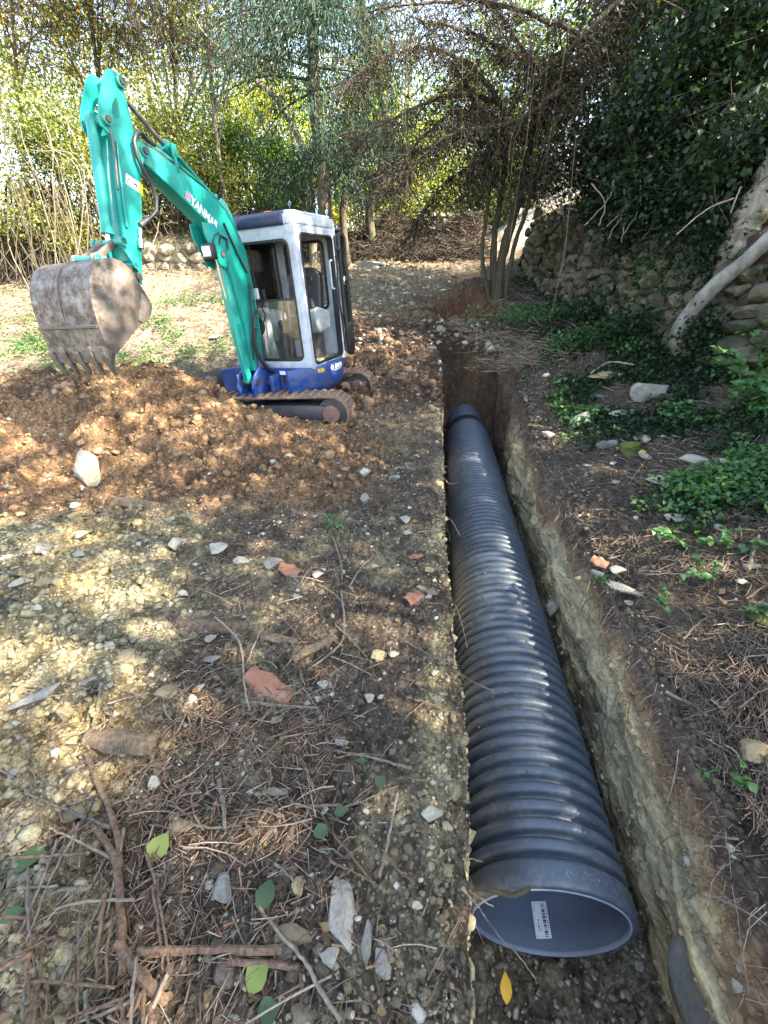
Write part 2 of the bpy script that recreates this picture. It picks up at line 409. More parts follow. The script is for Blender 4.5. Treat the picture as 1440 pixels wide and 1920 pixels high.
def glass_mat():
    m, nt, out = NT('window glass')
    t = N(nt, 'ShaderNodeBsdfTransparent'); t.inputs[0].default_value = (.95, .98, .97, 1)
    g = N(nt, 'ShaderNodeBsdfGlossy'); g.inputs['Roughness'].default_value = .04
    d = N(nt, 'ShaderNodeBsdfDiffuse'); d.inputs[0].default_value = (.30, .30, .26, 1)
    fr = N(nt, 'ShaderNodeFresnel'); fr.inputs[0].default_value = 1.5
    tc = N(nt, 'ShaderNodeTexCoord').outputs['Object']; n = noise(nt, 9, 8, .7, tc)
    f2 = ramp(nt, n.outputs[0], [(.4, (.03,) * 3), (.75, (.12,) * 3)])
    m1 = N(nt, 'ShaderNodeMixShader'); m2 = N(nt, 'ShaderNodeMixShader')
    nt.links.new(f2.outputs[0], m1.inputs[0]); nt.links.new(t.outputs[0], m1.inputs[1]); nt.links.new(d.outputs[0], m1.inputs[2])
    nt.links.new(fr.outputs[0], m2.inputs[0]); nt.links.new(m1.outputs[0], m2.inputs[1]); nt.links.new(g.outputs[0], m2.inputs[2])
    nt.links.new(m2.outputs[0], out.inputs[0]); return m
M_GLASS = glass_mat()
def pipe_mat(name, c, rough, c2):
    m, nt, out = NT(name)
    tc = N(nt, 'ShaderNodeTexCoord').outputs['Object']
    n1 = noise(nt, 3, 6, .6, tc); n2 = noise(nt, 40, 5, .7, tc)
    col = mixc(nt, ramp(nt, n1.outputs[0], [(.35, (0, 0, 0)), (.7, (1, 1, 1))]).outputs[0], c, c2)
    n5 = noise(nt, 5, 8, .75, tc); dm = mixc(nt, 1.0, n2.outputs['Color'], n5.outputs['Color'], 'MULTIPLY'); dust = ramp(nt, dm, [(.24, (0, 0, 0)), (.42, (.7, .7, .7))])
    col = mixc(nt, dust.outputs[0], col, (.16, .15, .14))
    rg = ramp(nt, n1.outputs[0], [(.3, (rough,) * 3), (.8, (rough + .18,) * 3)])
    pbr(nt, out, col, rg.outputs[0], 0, bump(nt, n2.outputs[0], .05, .003), .7)
    return m
M_PIPE = pipe_mat('dark blue grey polyethylene', (.030, .045, .063), .42, (.042, .059, .079))
M_PIPEIN = pipe_mat('pipe liner', (.075, .105, .155), .5, (.10, .135, .19))
M_PIPEEDGE = simple('cut plastic edge', (.20, .23, .29), .5, bstr=.03)

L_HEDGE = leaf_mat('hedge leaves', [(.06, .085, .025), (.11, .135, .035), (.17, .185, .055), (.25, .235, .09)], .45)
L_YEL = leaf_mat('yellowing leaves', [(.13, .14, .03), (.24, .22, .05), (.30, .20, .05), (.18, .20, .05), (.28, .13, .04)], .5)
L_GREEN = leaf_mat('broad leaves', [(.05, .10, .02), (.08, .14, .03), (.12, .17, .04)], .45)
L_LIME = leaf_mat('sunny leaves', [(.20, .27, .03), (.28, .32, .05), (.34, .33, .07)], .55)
L_CON = leaf_mat('conifer needles', [(.012, .034, .024), (.02, .05, .035), (.035, .065, .042)], .22, .85)
L_IVY = leaf_mat('ivy leaves', [(.007, .019, .007), (.013, .031, .011), (.024, .052, .017)], .3, .5)
L_BRAM = leaf_mat('bramble leaves', [(.03, .09, .035), (.045, .12, .04), (.075, .16, .05), (.10, .19, .06)], .35, .5)
L_DEAD = leaf_mat('dead leaves', [(.16, .10, .05), (.24, .16, .08), (.10, .07, .045)], .2, .8)
L_TWIG = litter_mat('bare twigs', [(.02, .015, .011), (.045, .033, .024), (.085, .065, .045)])
B_GREY = bark_mat('grey bark', (.09, .075, .055), (.22, .19, .14))
B_DARK = bark_mat('dark bark', (.035, .028, .02), (.10, .08, .055), moss=(.05, .06, .025))
B_PALE = bark_mat('pale trunk bark', (.12, .11, .085), (.27, .255, .22), 6, 1.4, moss=(.12, .11, .065))
B_ROOT = bark_mat('root', (.16, .12, .085), (.34, .27, .20))
M_TWIG = litter_mat('twig litter', [(.05, .035, .027), (.13, .09, .06), (.22, .16, .11), (.33, .27, .20), (.12, .105, .09)])
M_CHIP = litter_mat('wood splinters', [(.17, .085, .05), (.25, .15, .09), (.11, .06, .04), (.33, .23, .15)])
M_GRAVEL = litter_mat('gravel', [(.15, .125, .085), (.23, .20, .14), (.33, .31, .25), (.19, .155, .10), (.11, .095, .07)])
def crumb_mat():
    m, nt, out = NT('soil crumbs'); at = N(nt, 'ShaderNodeVertexColor'); at.layer_name = 'Col'; g = N(nt, 'ShaderNodeNewGeometry').outputs['Position']
    n1 = noise(nt, 90, 6, .7, g)
    c = mixc(nt, 1.0, at.outputs[0], ramp(nt, n1.outputs[0], [(.3, (.6, .6, .6)), (.7, (1.4, 1.38, 1.32))]).outputs[0], 'MULTIPLY')
    pbr(nt, out, c, .95, 0, bump(nt, n1.outputs[0], .9, .008), .2); return m
M_CRUMB = crumb_mat()
M_CLOD = litter_mat('loose clods', [(.13, .08, .045), (.19, .13, .07), (.10, .065, .04), (.24, .165, .09)])
M_CLAYCLOD = litter_mat('clay crumbs', [(.22, .18, .095), (.28, .23, .13), (.17, .14, .08), (.31, .25, .14)])
M_WOODCHUNK = bark_mat('rotten wood', (.08, .055, .035), (.20, .145, .095), 12, 4)

def mx(c, w, col): return c * (1 - w[..., None]) + np.array(col) * w[..., None]
def soil_col(x, y):
    t, n = to_tn(x, y); d = 1
    pile, clay, road, rgt, wob = zones(x, y)
    _, (f1, v1, f2, v2, f3, v3) = clod(x, y)
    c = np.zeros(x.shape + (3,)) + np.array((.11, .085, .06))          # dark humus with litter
    pat = fbm(x * 3.2, y * 3.2, 91, 4)
    c = mx(c, sst(.05, .4, pat) * (y < 7), (.20, .165, .10))
    c = mx(c, clay, (.29, .245, .145))
    c = mx(c, clay * sst(.1, .5, fbm(x * 2, y * 2, 92, 4)), (.33, .25, .12))
    c = mx(c, clay * sst(.15, .5, fbm(x * 4, y * 4, 93, 4)), (.19, .175, .115))
    c = mx(c, pile, (.20, .125, .07))
    c = mx(c, pile * sst(-.1, .4, fbm(x * 1.6, y * 2.4, 94, 4) + .25 * sst(-1.7, -3.2, x)), (.30, .18, .095))
    c = mx(c, pile * sst(.05, .4, fbm(x * 2.6 + 5, y * 2.6, 95, 4)), (.13, .085, .052))
    dirt = sst(4.9, 5.7, y + wob) * (1 - sst(8.3, 9.3, y + wob * 2)) * (1 - sst(1.3, 1.9, n + wob)) * sst(-2.5, -1.6, x)
    c = mx(c, dirt, (.10, .064, .042))
    c = mx(c, dirt * sst(0, .4, pat), (.20, .125, .075))
    c = mx(c, sst(3.9, 4.6, y + wob) * (1 - sst(4.9, 5.5, y)) * sst(-.6, -.1, x) * (1 - rgt), (.20, .14, .085))
    rd = .75 * sst(7.9, 9.0, y + wob * 1.5) * sst(-2.4, -1.5, x + wob) * (1 - sst(1.0, 1.7, x + wob))
    c = mx(c, rd, (.25, .20, .13))
    c = mx(c, rd * sst(0, .4, pat), (.17, .125, .085))
    bl = sst(5.8, 6.6, y + wob) * (1 - sst(-2.3, -1.5, x + wob))
    c = mx(c, bl, (.20, .16, .115))
    c = mx(c, bl * sst(.0, .45, fbm(x * 1.1, y * 1.1, 96, 4)), (.09, .12, .04))
    bk = sst(12.4, 13.4, y)
    c = mx(c, bk, (.27, .17, .10))
    c = mx(c, bk * sst(2.8, 4, x), (.46, .40, .31))
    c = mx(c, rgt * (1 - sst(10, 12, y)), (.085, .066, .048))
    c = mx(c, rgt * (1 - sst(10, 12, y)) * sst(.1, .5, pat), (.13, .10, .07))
    pit = np.exp(-(((x - 1.45) / .6) ** 2 + ((y - 8.9) / .6) ** 2))
    c = mx(c, np.clip(pit * 1.6, 0, 1), (.13, .06, .032))
    c = mx(c, np.exp(-((n - EDGE_L + .05) / .06) ** 2) * (n < 0) * (t < 4.6) * (t > -4) * sst(-.1, .2, fbm(t * 2.2, n * 3, 103, 3)), (.30, .25, .145))
    c = c * (.80 + .4 * np.where(clay > .3, v1, v2))[..., None]
    return c, v1, v2, clay
# ------------------------------------------------------------------ the ground sheet with its trench
def geom(a, b, s0, k):
    out = [a]
    while out[-1] < b: out.append(out[-1] + s0 + k * (out[-1] - a))
    return np.array(out)
def build_ground():
    near = geom(0, 3.2, .0095, .0042); far = geom(0, 145, near[-1] - near[-2], .0105) + near[-1]
    trow = np.concatenate([-.65 - geom(0, 30, .02, .16)[::-1][:-1], near[:-1] - .65, far - .65])
    left = -(geom(0, 70, .0095, .0085))[::-1]
    right = geom(0, 60, .0095, .0115)
    NLW, NF, NRW = 40, 50, 72
    C = len(left) + NLW + NF + NRW + len(right); T = len(trow)
    t = np.repeat(trow[:, None], C, 1)
    depth = sst(-4.5, -3.4, t) * (1 - sst(6.6, 7.75, t))
    eL = EDGE_L + .05 * (1 - sst(.3, 2.4, trow)) + .04 * fbm(trow * 1.3, trow * 0 + 3, 51, 5) + .015 * fbm(trow * 9, trow * 0, 52, 3)
    eR = EDGE_R + .05 * fbm(trow * 1.1, trow * 0 + 7, 53, 4) + .03 * fbm(trow * 7, trow * 0, 54, 4) + .05
    eL = eL - .34 * sst(5.7, 7.4, trow); eR = eR + .55 * sst(5.2, 7.2, trow)
    n = np.zeros((T, C)); z = np.zeros((T, C)); sec = np.zeros((T, C), int); q = np.zeros((T, C))
    k = len(left)
    n[:, :k] = eL[:, None] + left[None, :]
    n[:, -len(right):] = eR[:, None] + right[None, :]
    sec[:, -len(right):] = 4
    x, y = to_xy(t, n)
    Z = G(x, y)
    gl = Z[:, k - 1]; gr = Z[:, k + NLW + NF + NRW]
    # lips crumble down
    lipL = np.exp(-np.abs(left) / .05)[None, :]; lipR = np.exp(-right / .09)[None, :]
    zf0 = np.minimum(-1.06, 9) * np.ones(T)
    floorz = zf0 * depth[:, 0] + (1 - depth[:, 0]) * (gl + gr) / 2
    dL = (gl - floorz); dR = (gr - floorz)
    Z[:, :k] -= lipL * .03 * depth[:, :k]
    Z[:, -len(right):] -= lipR * .06 * depth[:, :len(right)]
    gl = Z[:, k - 1]; gr = Z[:, k + NLW + NF + NRW]
    # left wall
    s = (np.arange(1, NLW + 1) / (NLW + 1))[None, :]
    n[:, k:k + NLW] = eL[:, None] + (.03 * s) * depth[:, :1]
    Z[:, k:k + NLW] = gl[:, None] + (floorz - gl)[:, None] * s
    sec[:, k:k + NLW] = 1; q[:, k:k + NLW] = s
    a = k + NLW
    s = (np.arange(NF) / (NF - 1))[None, :]
    wl = (eL + .03)[:, None]; wr = (.53 + .03 * fbm(trow * 2, trow * 0, 61, 4))[:, None]
    n[:, a:a + NF] = wl + (wr - wl) * s
    Z[:, a:a + NF] = floorz[:, None]
    sec[:, a:a + NF] = 2; q[:, a:a + NF] = s
    b = a + NF
    s = (np.arange(1, NRW + 1) / (NRW + 1))[None, :]
    up = s ** .9
    n[:, b:b + NRW] = wr + (eR[:, None] - wr) * sst(0, 1, s)
    Z[:, b:b + NRW] = floorz[:, None] + (gr - floorz)[:, None] * up
    sec[:, b:b + NRW] = 3; q[:, b:b + NRW] = 1 - up
    z = Z
    # relief of the walls and the floor
    d = depth
    rel = .07 * fbm(t * 1.8, z * 2.5, 71, 4) + .03 * fbm(t * 4 + z * 6.0, z * 2 - t, 72, 4)
    wz = np.where(sec == 3, np.sin(np.clip(q, 0, 1) * np.pi) ** .5, 0) + np.where(sec == 1, np.sin(np.clip(q, 0, 1) * np.pi) ** .5 * .5, 0)
    wt = t + .12 * fbm(t * 4, z * 4, 74, 4); wzz = z + .08 * fbm(t * 4 + 7, z * 4, 75, 4)
    d1, c1 = worley(wt * 3.2 + wzz * 3.0, wzz * 6 - wt * 1.6 + 50, 77); d2, c2 = worley(wt * 8 + wzz * 6, wzz * 15 - wt * 4, 78)
    dome = lambda d_: np.sqrt(np.clip(1 - (d_ / .95) ** 2, 0, 1))
    chunk = .06 * dome(d1) * (.3 + .7 * c1) + .020 * dome(d2) * (.3 + .7 * c2) + .006 * fbm(t * 30, z * 30, 79, 3) - .03
    n = n - np.where(sec == 3, (rel + chunk + .02) * wz * d, 0) + np.where(sec == 1, (rel * .6 + chunk * .7) * wz * d, 0)
    wallv = c1 * .6 + c2 * .4
    x, y = to_xy(t, n)
    fl = (sec == 2)
    fw1, fv1 = worley(x * 14, y * 14, 81); fw2, fv2 = worley(x * 33, y * 33, 82)
    zr = .05 * fbm(x * 5, y * 5, 83, 4) + .035 * np.sqrt(np.clip(1 - (fw1 / .8) ** 2, 0, 1)) * fv1 + .012 * np.sqrt(np.clip(1 - (fw2 / .8) ** 2, 0, 1)) * fv2
    zr = zr + .10 * np.clip(np.abs(q - .5) * 2 - .55, 0, 1)
    z = np.where(fl, z + zr * d, z)
    dd_ = depth ** .7
    zc_ = G(x, y); off = (sec == 1) | (sec == 2) | (sec == 3)
    z = np.where(off, z * dd_ + zc_ * (1 - dd_), z)
    # --------------- colour
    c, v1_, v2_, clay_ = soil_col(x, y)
    # trench colours
    wclay = np.zeros((T, C, 3)) + np.array((.40, .33, .195))
    str_ = fbm(t * 1.5 + z * 4, z * 5 - t * .8, 97, 5)
    wclay = mx(wclay, sst(-.05, .35, str_), (.47, .365, .20))
    wclay = mx(wclay, sst(.1, .5, fbm(t * 3, z * 6, 98, 4)), (.30, .26, .165))
    topd = (sec == 3) * sst(.27, .13, q + .24 * fbm(t * 2.6, z * 3, 99, 5)) 
    wclay = wclay * (.78 + .44 * wallv)[..., None]
    wclay = mx(wclay, topd * .9, (.19, .115, .065))
    wclay = mx(wclay, (sec == 3) * sst(.16, .03, q + .10 * fbm(t * 4, z * 5, 100, 4)), (.08, .055, .04))
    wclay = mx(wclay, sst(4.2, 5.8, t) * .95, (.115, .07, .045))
    wf = np.zeros((T, C, 3)) + np.array((.27, .23, .155))
    wf = mx(wf, sst(0, .5, fbm(x * 6, y * 6, 101, 4)), (.12, .095, .07))
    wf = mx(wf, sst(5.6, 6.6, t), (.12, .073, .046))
    wf = wf * (.75 + .5 * fv1)[..., None]
    W = (((sec == 1) | (sec == 3)) * d)
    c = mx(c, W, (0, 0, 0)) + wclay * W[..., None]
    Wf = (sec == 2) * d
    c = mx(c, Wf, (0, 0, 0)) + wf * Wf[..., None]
    V = np.stack([x, y, z], -1).reshape(-1, 3)
    idx = np.arange(T * C).reshape(T, C)
    F = np.stack([idx[:-1, :-1], idx[:-1, 1:], idx[1:, 1:], idx[1:, :-1]], -1).reshape(-1, 4)
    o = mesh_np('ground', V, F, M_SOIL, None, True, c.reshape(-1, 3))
    o.data.materials.append(M_CUT)
    mi = (((sec == 1) | (sec == 3)) & (depth > .5))[:-1, :-1].astype(np.int32)
    o.data.polygons.foreach_set('material_index', mi.ravel())
    tagged(o, kind='structure')
    Vg = V.reshape(T, C, 3); rgw = np.random.default_rng(3); near = (t > -.7) & (t < 6.3)
    w3 = np.where((sec == 3) & near, .10 + 1.2 * np.clip(1 - q / .35, 0, 1), 0)
    w1 = np.where((sec == 1) & near, np.clip(1 - q / .35, 0, 1), 0); w1[:, k - 6:k] = near[:, k - 6:k] * 1.5
    w4 = np.zeros((T, C)); w4[:, b + NRW:b + NRW + 8] = near[:, :8] * 1.5
    out = []
    for w, cnt in ((w3, 5200), (w1, 1700), (w4, 1100)):
        w = w / w.sum(); i = rgw.choice(T * C, cnt, p=w.ravel()); out.append((Vg.reshape(-1, 3)[i], c.reshape(-1, 3)[i], q.ravel()[i]))
    return out
WALLPTS = build_ground()
def bits(name, P, S, mat, seed=0, sub=1, squash=.7, kindof='stuff', parent=None, own=0.0, sink=.45, cols=None):
    """many small angular lumps as one mesh"""
    import bmesh
    n = len(P); rg = np.random.default_rng(seed)
    bm = bmesh.new(); bmesh.ops.create_icosphere(bm, subdivisions=sub, radius=1)
    bv = np.array([v.co[:] for v in bm.verts]); bf = np.array([[v.index for v in f.verts] for f in bm.faces]); bm.free()
    k = len(bv)
    V = np.repeat(bv[None], n, 0) * (1 + rg.uniform(-.32, .32, (n, k, 1)))
    sc = rg.uniform(.55, 1.2, (n, 1, 3)); sc[:, :, 2] *= squash
    V = V * sc; P = np.array(P, float); P[:, 2] -= sink * np.asarray(S)
    base = soil_col(P[:, 0], P[:, 1])[0] * rg.uniform(.86, 1.14, (n, 1)); m_ = rg.uniform(0, 1, n) < own
    pal = np.array([(.33, .31, .25), (.26, .235, .17), (.40, .37, .31), (.20, .18, .14)])[rg.integers(0, 4, n)]
    if cols is not None: base = cols * rg.uniform(.8, 1.25, (n, 1))
    cc = np.where(m_[:, None], pal, base)
    a = rg.uniform(0, 2 * np.pi, n); c, s = np.cos(a), np.sin(a)
    b = rg.uniform(-.6, .6, n); cb, sb = np.cos(b), np.sin(b)
    x = V[..., 0] * cb[:, None] - V[..., 2] * sb[:, None]; z = V[..., 0] * sb[:, None] + V[..., 2] * cb[:, None]; y = V[..., 1]
    X = x * c[:, None] - y * s[:, None]; Y = x * s[:, None] + y * c[:, None]
    V = np.stack([X, Y, z], -1) * np.asarray(S)[:, None, None] + np.asarray(P)[:, None, :]
    F = (bf[None] + (np.arange(n) * k)[:, None, None]).reshape(-1, 3)
    o = mesh_np(name, V.reshape(-1, 3), F, mat, parent, False, np.repeat(cc, k, 0))
    if kindof: o['kind'] = kindof
    return o
# ------------------------------------------------------------------ the pipes in the trench
PIPE_YAW = -math.atan2(TX, TY)
def lathe(name, prof, mat, parent, seg=72, matfn=None):
    """profile of (t, r) about the local Y axis"""
    P = np.array(prof); a = np.linspace(0, 2 * np.pi, seg, endpoint=False)
    V = np.stack([np.cos(a)[None] * P[:, 1:2], np.repeat(P[:, :1], seg, 1), np.sin(a)[None] * P[:, 1:2]], -1).reshape(-1, 3)
    i = np.arange(len(P) - 1)[:, None] * seg; k = np.arange(seg)[None]; k2 = (k + 1) % seg
    F = np.stack([i + k, i + k + seg, i + k2 + seg, i + k2], -1).reshape(-1, 4)
    return mesh_np(name, V, F, mat, parent, True)
def ribs(t0, t1, r0, r1, pitch):
    prof = []
    n = int(round((t1 - t0) / pitch)); pitch = (t1 - t0) / n
    for i in range(n):
        b = t0 + i * pitch
        for f, g in ((0, 0), (.10, .04), (.17, .45), (.25, .84), (.36, .985), (.50, 1), (.64, .985), (.75, .84), (.83, .45), (.90, .04)):
            prof.append((b + f * pitch, r0 + (r1 - r0) * g))
    prof.append((t1, r0))
    return prof
def build_pipe():
    root = empty('corrugated_pipe', (OX, OY, -.68), PIPE_YAW)
    tagged(root, 'long dark blue corrugated pipe in the trench, its open mouth nearest the viewer', 'pipe', 'corrugated drain pipes laid in the trench')
    prof = [(0, .306), (0, .325), (.006, .333), (.085, .336), (.098, .330), (.104, .318), (.112, .318), (.118, .300)]
    lathe('bell_end', [(0.0, .311), (.0, .3235), (.004, .334), (.02, .3385), (.075, .340), (.088, .336), (.096, .324), (.104, .312)], M_PIPE, root)
    lathe('corrugated_wall', ribs(.104, 5.98, .3045, .3405, .0735), M_PIPE, root)
    lathe('mouth_rim', [(.012, .3015), (-.001, .3015), (-.003, .3035), (-.003, .308), (0.0, .311)], M_PIPEEDGE, root)
    inner = [(.012 + k * (5.96 / 160), .3015 - .0035 * math.sin(k * 1.33)) for k in range(161)]
    lathe('inner_liner', inner[::-1], M_PIPEIN, root)
    # moulded lettering, worn away to specks of chalk
    mb = MB(); rr = random.Random(4)
    for k in range(40):
        a = math.radians(rr.uniform(66, 90)); tt = .035 + rr.uniform(0, .022) - (math.degrees(a) - 78) * .0003
        r = .3405; p = (math.cos(a) * r, tt, math.sin(a) * r)
        mb.box(p, (rr.uniform(.001, .003), rr.uniform(.001, .004), .0014))
    o = mb.build('embossed_marks', M_PIPEEDGE, root); o['kind'] = 'stuff'
    # the sticker with its bar code, inside at the bottom
    st = empty('label_sticker'); st.parent = root
    lw, ll = .068, .132
    ang = math.radians(-82); R = .2960
    def surf(u, v, lift=0):        # u along the rim, v into the pipe
        a = ang + u / R; r = R - lift
        return (math.cos(a) * r, v, math.sin(a) * r)
    V = []; F = []
    for i in range(7):
        u = -lw / 2 + lw * i / 6
        for v in (.05, .05 + ll): V.append(surf(u, v + u * .1))
    for i in range(6): F.append((2 * i, 2 * i + 1, 2 * i + 3, 2 * i + 2))
    b = MB(); b.add(V, F); p = b.build('paper', M_STICK, st)
    b = MB()
    def patch(u0, u1, v0, v1):
        b.add([surf(u0, v0, .0012), surf(u1, v0, .0012), surf(u1, v1, .0012), surf(u0, v1, .0012)], [(0, 1, 2, 3)])
    rr = random.Random(3); v = .056
    while v < .05 + ll - .008:
        w = rr.choice((.0018, .003, .0055, .008)); patch(.008, .021, v, v + w); v += w + rr.choice((.0018, .003, .0045))
    b.build('bar_code', M_INK, st)['kind'] = 'stuff'
    b = MB(); v = .072
    for w in (.003, .0045, .0095, .003, .003, .006):
        patch(-.018, -.011, v, v + w); v += w + .003
    for v0, w in ((.075, .009), (.088, .003), (.094, .003)): patch(-.006, -.003, v0, v0 + w)
    for v0, w in ((.082, .018), (.104, .012), (.120, .03), (.154, .006)): patch(.025, .028, v0, v0 + w)
    for v0, w in ((.09, .006), (.10, .004), (.11, .02), (.14, .02)): patch(-.027, -.0255, v0, v0 + w)
    b.build('printed_text', M_INKG, st)['kind'] = 'stuff'
    # soil that has trickled onto the pipe
    rg = np.random.default_rng(9); n_ = 420; tt = rg.uniform(.1, 5.9, n_) ; aa = rg.normal(math.radians(118), .38, n_); rr_ = .338
    x_, y_ = to_xy(tt, np.cos(aa) * rr_); P = np.column_stack([x_, y_, -.68 + np.sin(aa) * rr_ + .002])
    bits('soil_on_pipe', P, rg.lognormal(math.log(.0035), .5, n_).clip(.0015, .012), M_CRUMB, 41, sink=0)
    # second pipe
    # black sleeve that joins the two
    c = lathe('coupling_sleeve', [(5.965, .300), (5.965, .329), (6.24, .329), (6.24, .300)], M_BLACK, root)
    r2 = empty('corrugated_pipe', to_xy(6.21, .0) + (-.68,), PIPE_YAW)
    tagged(r2, 'short far length of dark corrugated pipe beyond the black joint, its end buried in soil', 'pipe', 'corrugated drain pipes laid in the trench')
    lathe('corrugated_wall', ribs(.0, 2.6, .285, .318, .0735), M_PIPE, r2, 56)
build_pipe()

# ------------------------------------------------------------------ the mini excavator
EX = empty('mini_excavator')
EX.matrix_world = Matrix.Translation((-1.22, 5.5, .05)) @ Matrix.Rotation(math.radians(-3.5), 4, 'Y') @ Matrix.Rotation(math.radians(-111.7), 4, 'Z')
tagged(EX, 'small tracked excavator with white cab, blue body and teal boom raised beside the trench', 'excavator')
def text(name, s, mat, M, size, parent, extrude=.001, shear=0, bold=.012, sx=1):
    cu = bpy.data.curves.new(name, 'FONT'); cu.body = s; cu.size = size; cu.extrude = extrude; cu.offset = bold * size; cu.shear = shear
    cu.resolution_u = 3
    o = bpy.data.objects.new(name, cu); COL.objects.link(o)
    bpy.context.view_layer.update()
    me = bpy.data.meshes.new_from_object(o.evaluated_get(bpy.context.evaluated_depsgraph_get()))
    bpy.data.objects.remove(o); bpy.data.curves.remove(cu)
    me.transform(Matrix.Diagonal((sx, 1, 1, 1))); me.materials.clear(); me.materials.append(mat); me.name = name
    q = bpy.data.objects.new(name, me); COL.objects.link(q); q.parent = parent; q.matrix_local = M
    return q
def side_mat(x, y, z, rx, rz):
    """matrix for flat print on a +y facing side; (rx, rz) is the reading direction"""
    r = Vector((rx, 0, rz)).normalized(); n = Vector((0, 1, 0)); u = n.cross(r)
    return Matrix(((r.x, u.x, n.x, x), (r.y, u.y, n.y, y), (r.z, u.z, n.z, z), (0, 0, 0, 1)))
YB = .025
def mirrored(poly, half, th, name, mat, parent, bev=.004):
    for s in (1, -1):
        mb = MB(); a = YB + s * half; mb.prism(poly, min(a, a - s * th), max(a, a - s * th)); mb.build(name, mat, parent, bev)
def build_boom():
    poly = [(1.498, 2.436), (1.461, 2.479), (1.409, 2.488), (1.10, 2.375), (.816, 2.262), (.70, 2.185), (.62, 2.112), (.565, 2.03), (.522, 1.947), (.47, 1.85), (.44, 1.75),
            (.45, 1.5), (.468, 1.325), (.457, .902), (.481, .678), (.52, .655), (.666, .685), (.674, 1.144), (.721, 1.566), (.755, 1.69), (.796, 1.79), (.908, 2.015), (1.08, 2.13), (1.255, 2.241), (1.462, 2.357), (1.511, 2.403)]
    mb = MB(); mb.prism(poly, YB - .075, YB + .075)
    boom = mb.build('boom', M_TEAL, EX, .006)
    # foot flange and welded strip
    mb = MB(); mb.prism([(.70, 1.75), (.675, 1.14), (.672, .72), (.73, .72), (.775, 1.0), (.79, 1.5), (.80, 1.79)], YB - .045, YB + .035); mb.build('cylinder_guard', M_TEALW, boom, .006)
    mb = MB()
    for x, z in ((1.456, 2.43),): mb.cyl((x, YB - .105, z), (x, YB + .105, z), .04, seg=20)
    mb.build('pivot_pin', M_TEALW, boom, smooth=True)
    mb = MB(); mb.cyl((1.456, YB + .105, 2.43), (1.456, YB + .12, 2.43), .024, seg=6); mb.build('bolt_head', M_DKSTEEL, boom)
    # cylinder lug under the elbow
    mirrored([(.74, 1.84), (.82, 2.02), (.98, 2.02), (.985, 1.93), (.88, 1.70), (.79, 1.66), (.735, 1.70)], .078, .012, 'lug_plate', M_TEAL, boom)
    mb = MB(); mb.cyl((.80, YB - .09, 1.78), (.80, YB + .09, 1.78), .028); mb.build('lug_pin', M_DKSTEEL, boom, smooth=True)
    # steel pipes running over the top of the boom
    for k, dy in enumerate((.05, .02, -.02)):
        mb = MB(); mb.tube([(1.36, YB + dy, 2.51), (1.05, YB + dy, 2.395), (.80, YB + dy, 2.29), (.60, YB + dy, 2.15), (.50, YB + dy, 2.0), (.42, YB + dy, 1.82), (.405, YB + dy, 1.5), (.42, YB + dy, 1.0)], .0095, 7)
        mb.build('hydraulic_line', M_TEALW if k != 1 else M_RUST, boom, smooth=True)
    mb = MB(); mb.box((1.10, YB, 2.41), (.03, .13, .035)); mb.build('line_clamp', M_TEAL, boom, .003)
    mb = MB(); mb.box((.70, YB, 2.235), (.03, .13, .035)); mb.build('line_clamp', M_TEAL, boom, .003)
    # lettering
    Mt = side_mat(1.075, YB + .0765, 2.150, -.253, -.172)
    text('lettering', 'YANMAR', M_DECAL, Mt, .098, boom, bold=.03, sx=.80)
    # pink emblem ahead of it
    mb = MB()
    for k in range(3):
        for x0, x1, z0, z1 in (((-.062, -.008, .0, .014), (-.062, -.046, .02, .062), (-.034, -.008, .02, .07))[k],):
            mb.add([(x0, z0, 0), (x1, z0, 0), (x1, z1, 0), (x0, z1, 0)], [(0, 1, 2, 3)])
    e = mb.build('emblem', M_PINK, boom); e.matrix_local = side_mat(1.072, YB + .0772, 2.148, -.253, -.172)
    # work lamp
    lamp = empty('work_lamp'); lamp.parent = EX
    mb = MB(); mb.box((.93, YB + .04, 1.80), (.07, .12, .13)); mb.build('housing', M_BLACK, lamp, .012)
    mb = MB(); mb.box((.968, YB + .04, 1.80), (.012, .092, .085)); mb.build('lens', M_LAMPG, lamp, .004)
    mb = MB(); mb.tube([(.93, YB + .10, 1.86), (.86, YB + .085, 1.93), (.80, YB + .085, 1.95)], .006, 6); mb.build('bracket', M_BLACK, lamp)
    # black hoses by the foot
    for pts in ([(.50, YB + .09, 1.52), (.60, YB + .12, 1.22), (.68, YB + .11, .95), (.66, YB + .09, .80)],
                [(.46, YB + .085, 1.24), (.52, YB + .14, 1.27), (.60, YB + .15, 1.22), (.64, YB + .14, 1.08), (.64, YB + .12, .92)],
                [(.70, YB + .082, 2.03), (.60, YB + .085, 1.80), (.50, YB + .085, 1.62)],
                [(.82, YB + .08, 1.86), (.79, YB + .09, 1.93), (.71, YB + .09, 1.90), (.72, YB + .085, 1.82)]):
        mb = MB(); mb.tube(pts, .010, 8); mb.build('hydraulic_hose', M_BLACK, boom, smooth=True)
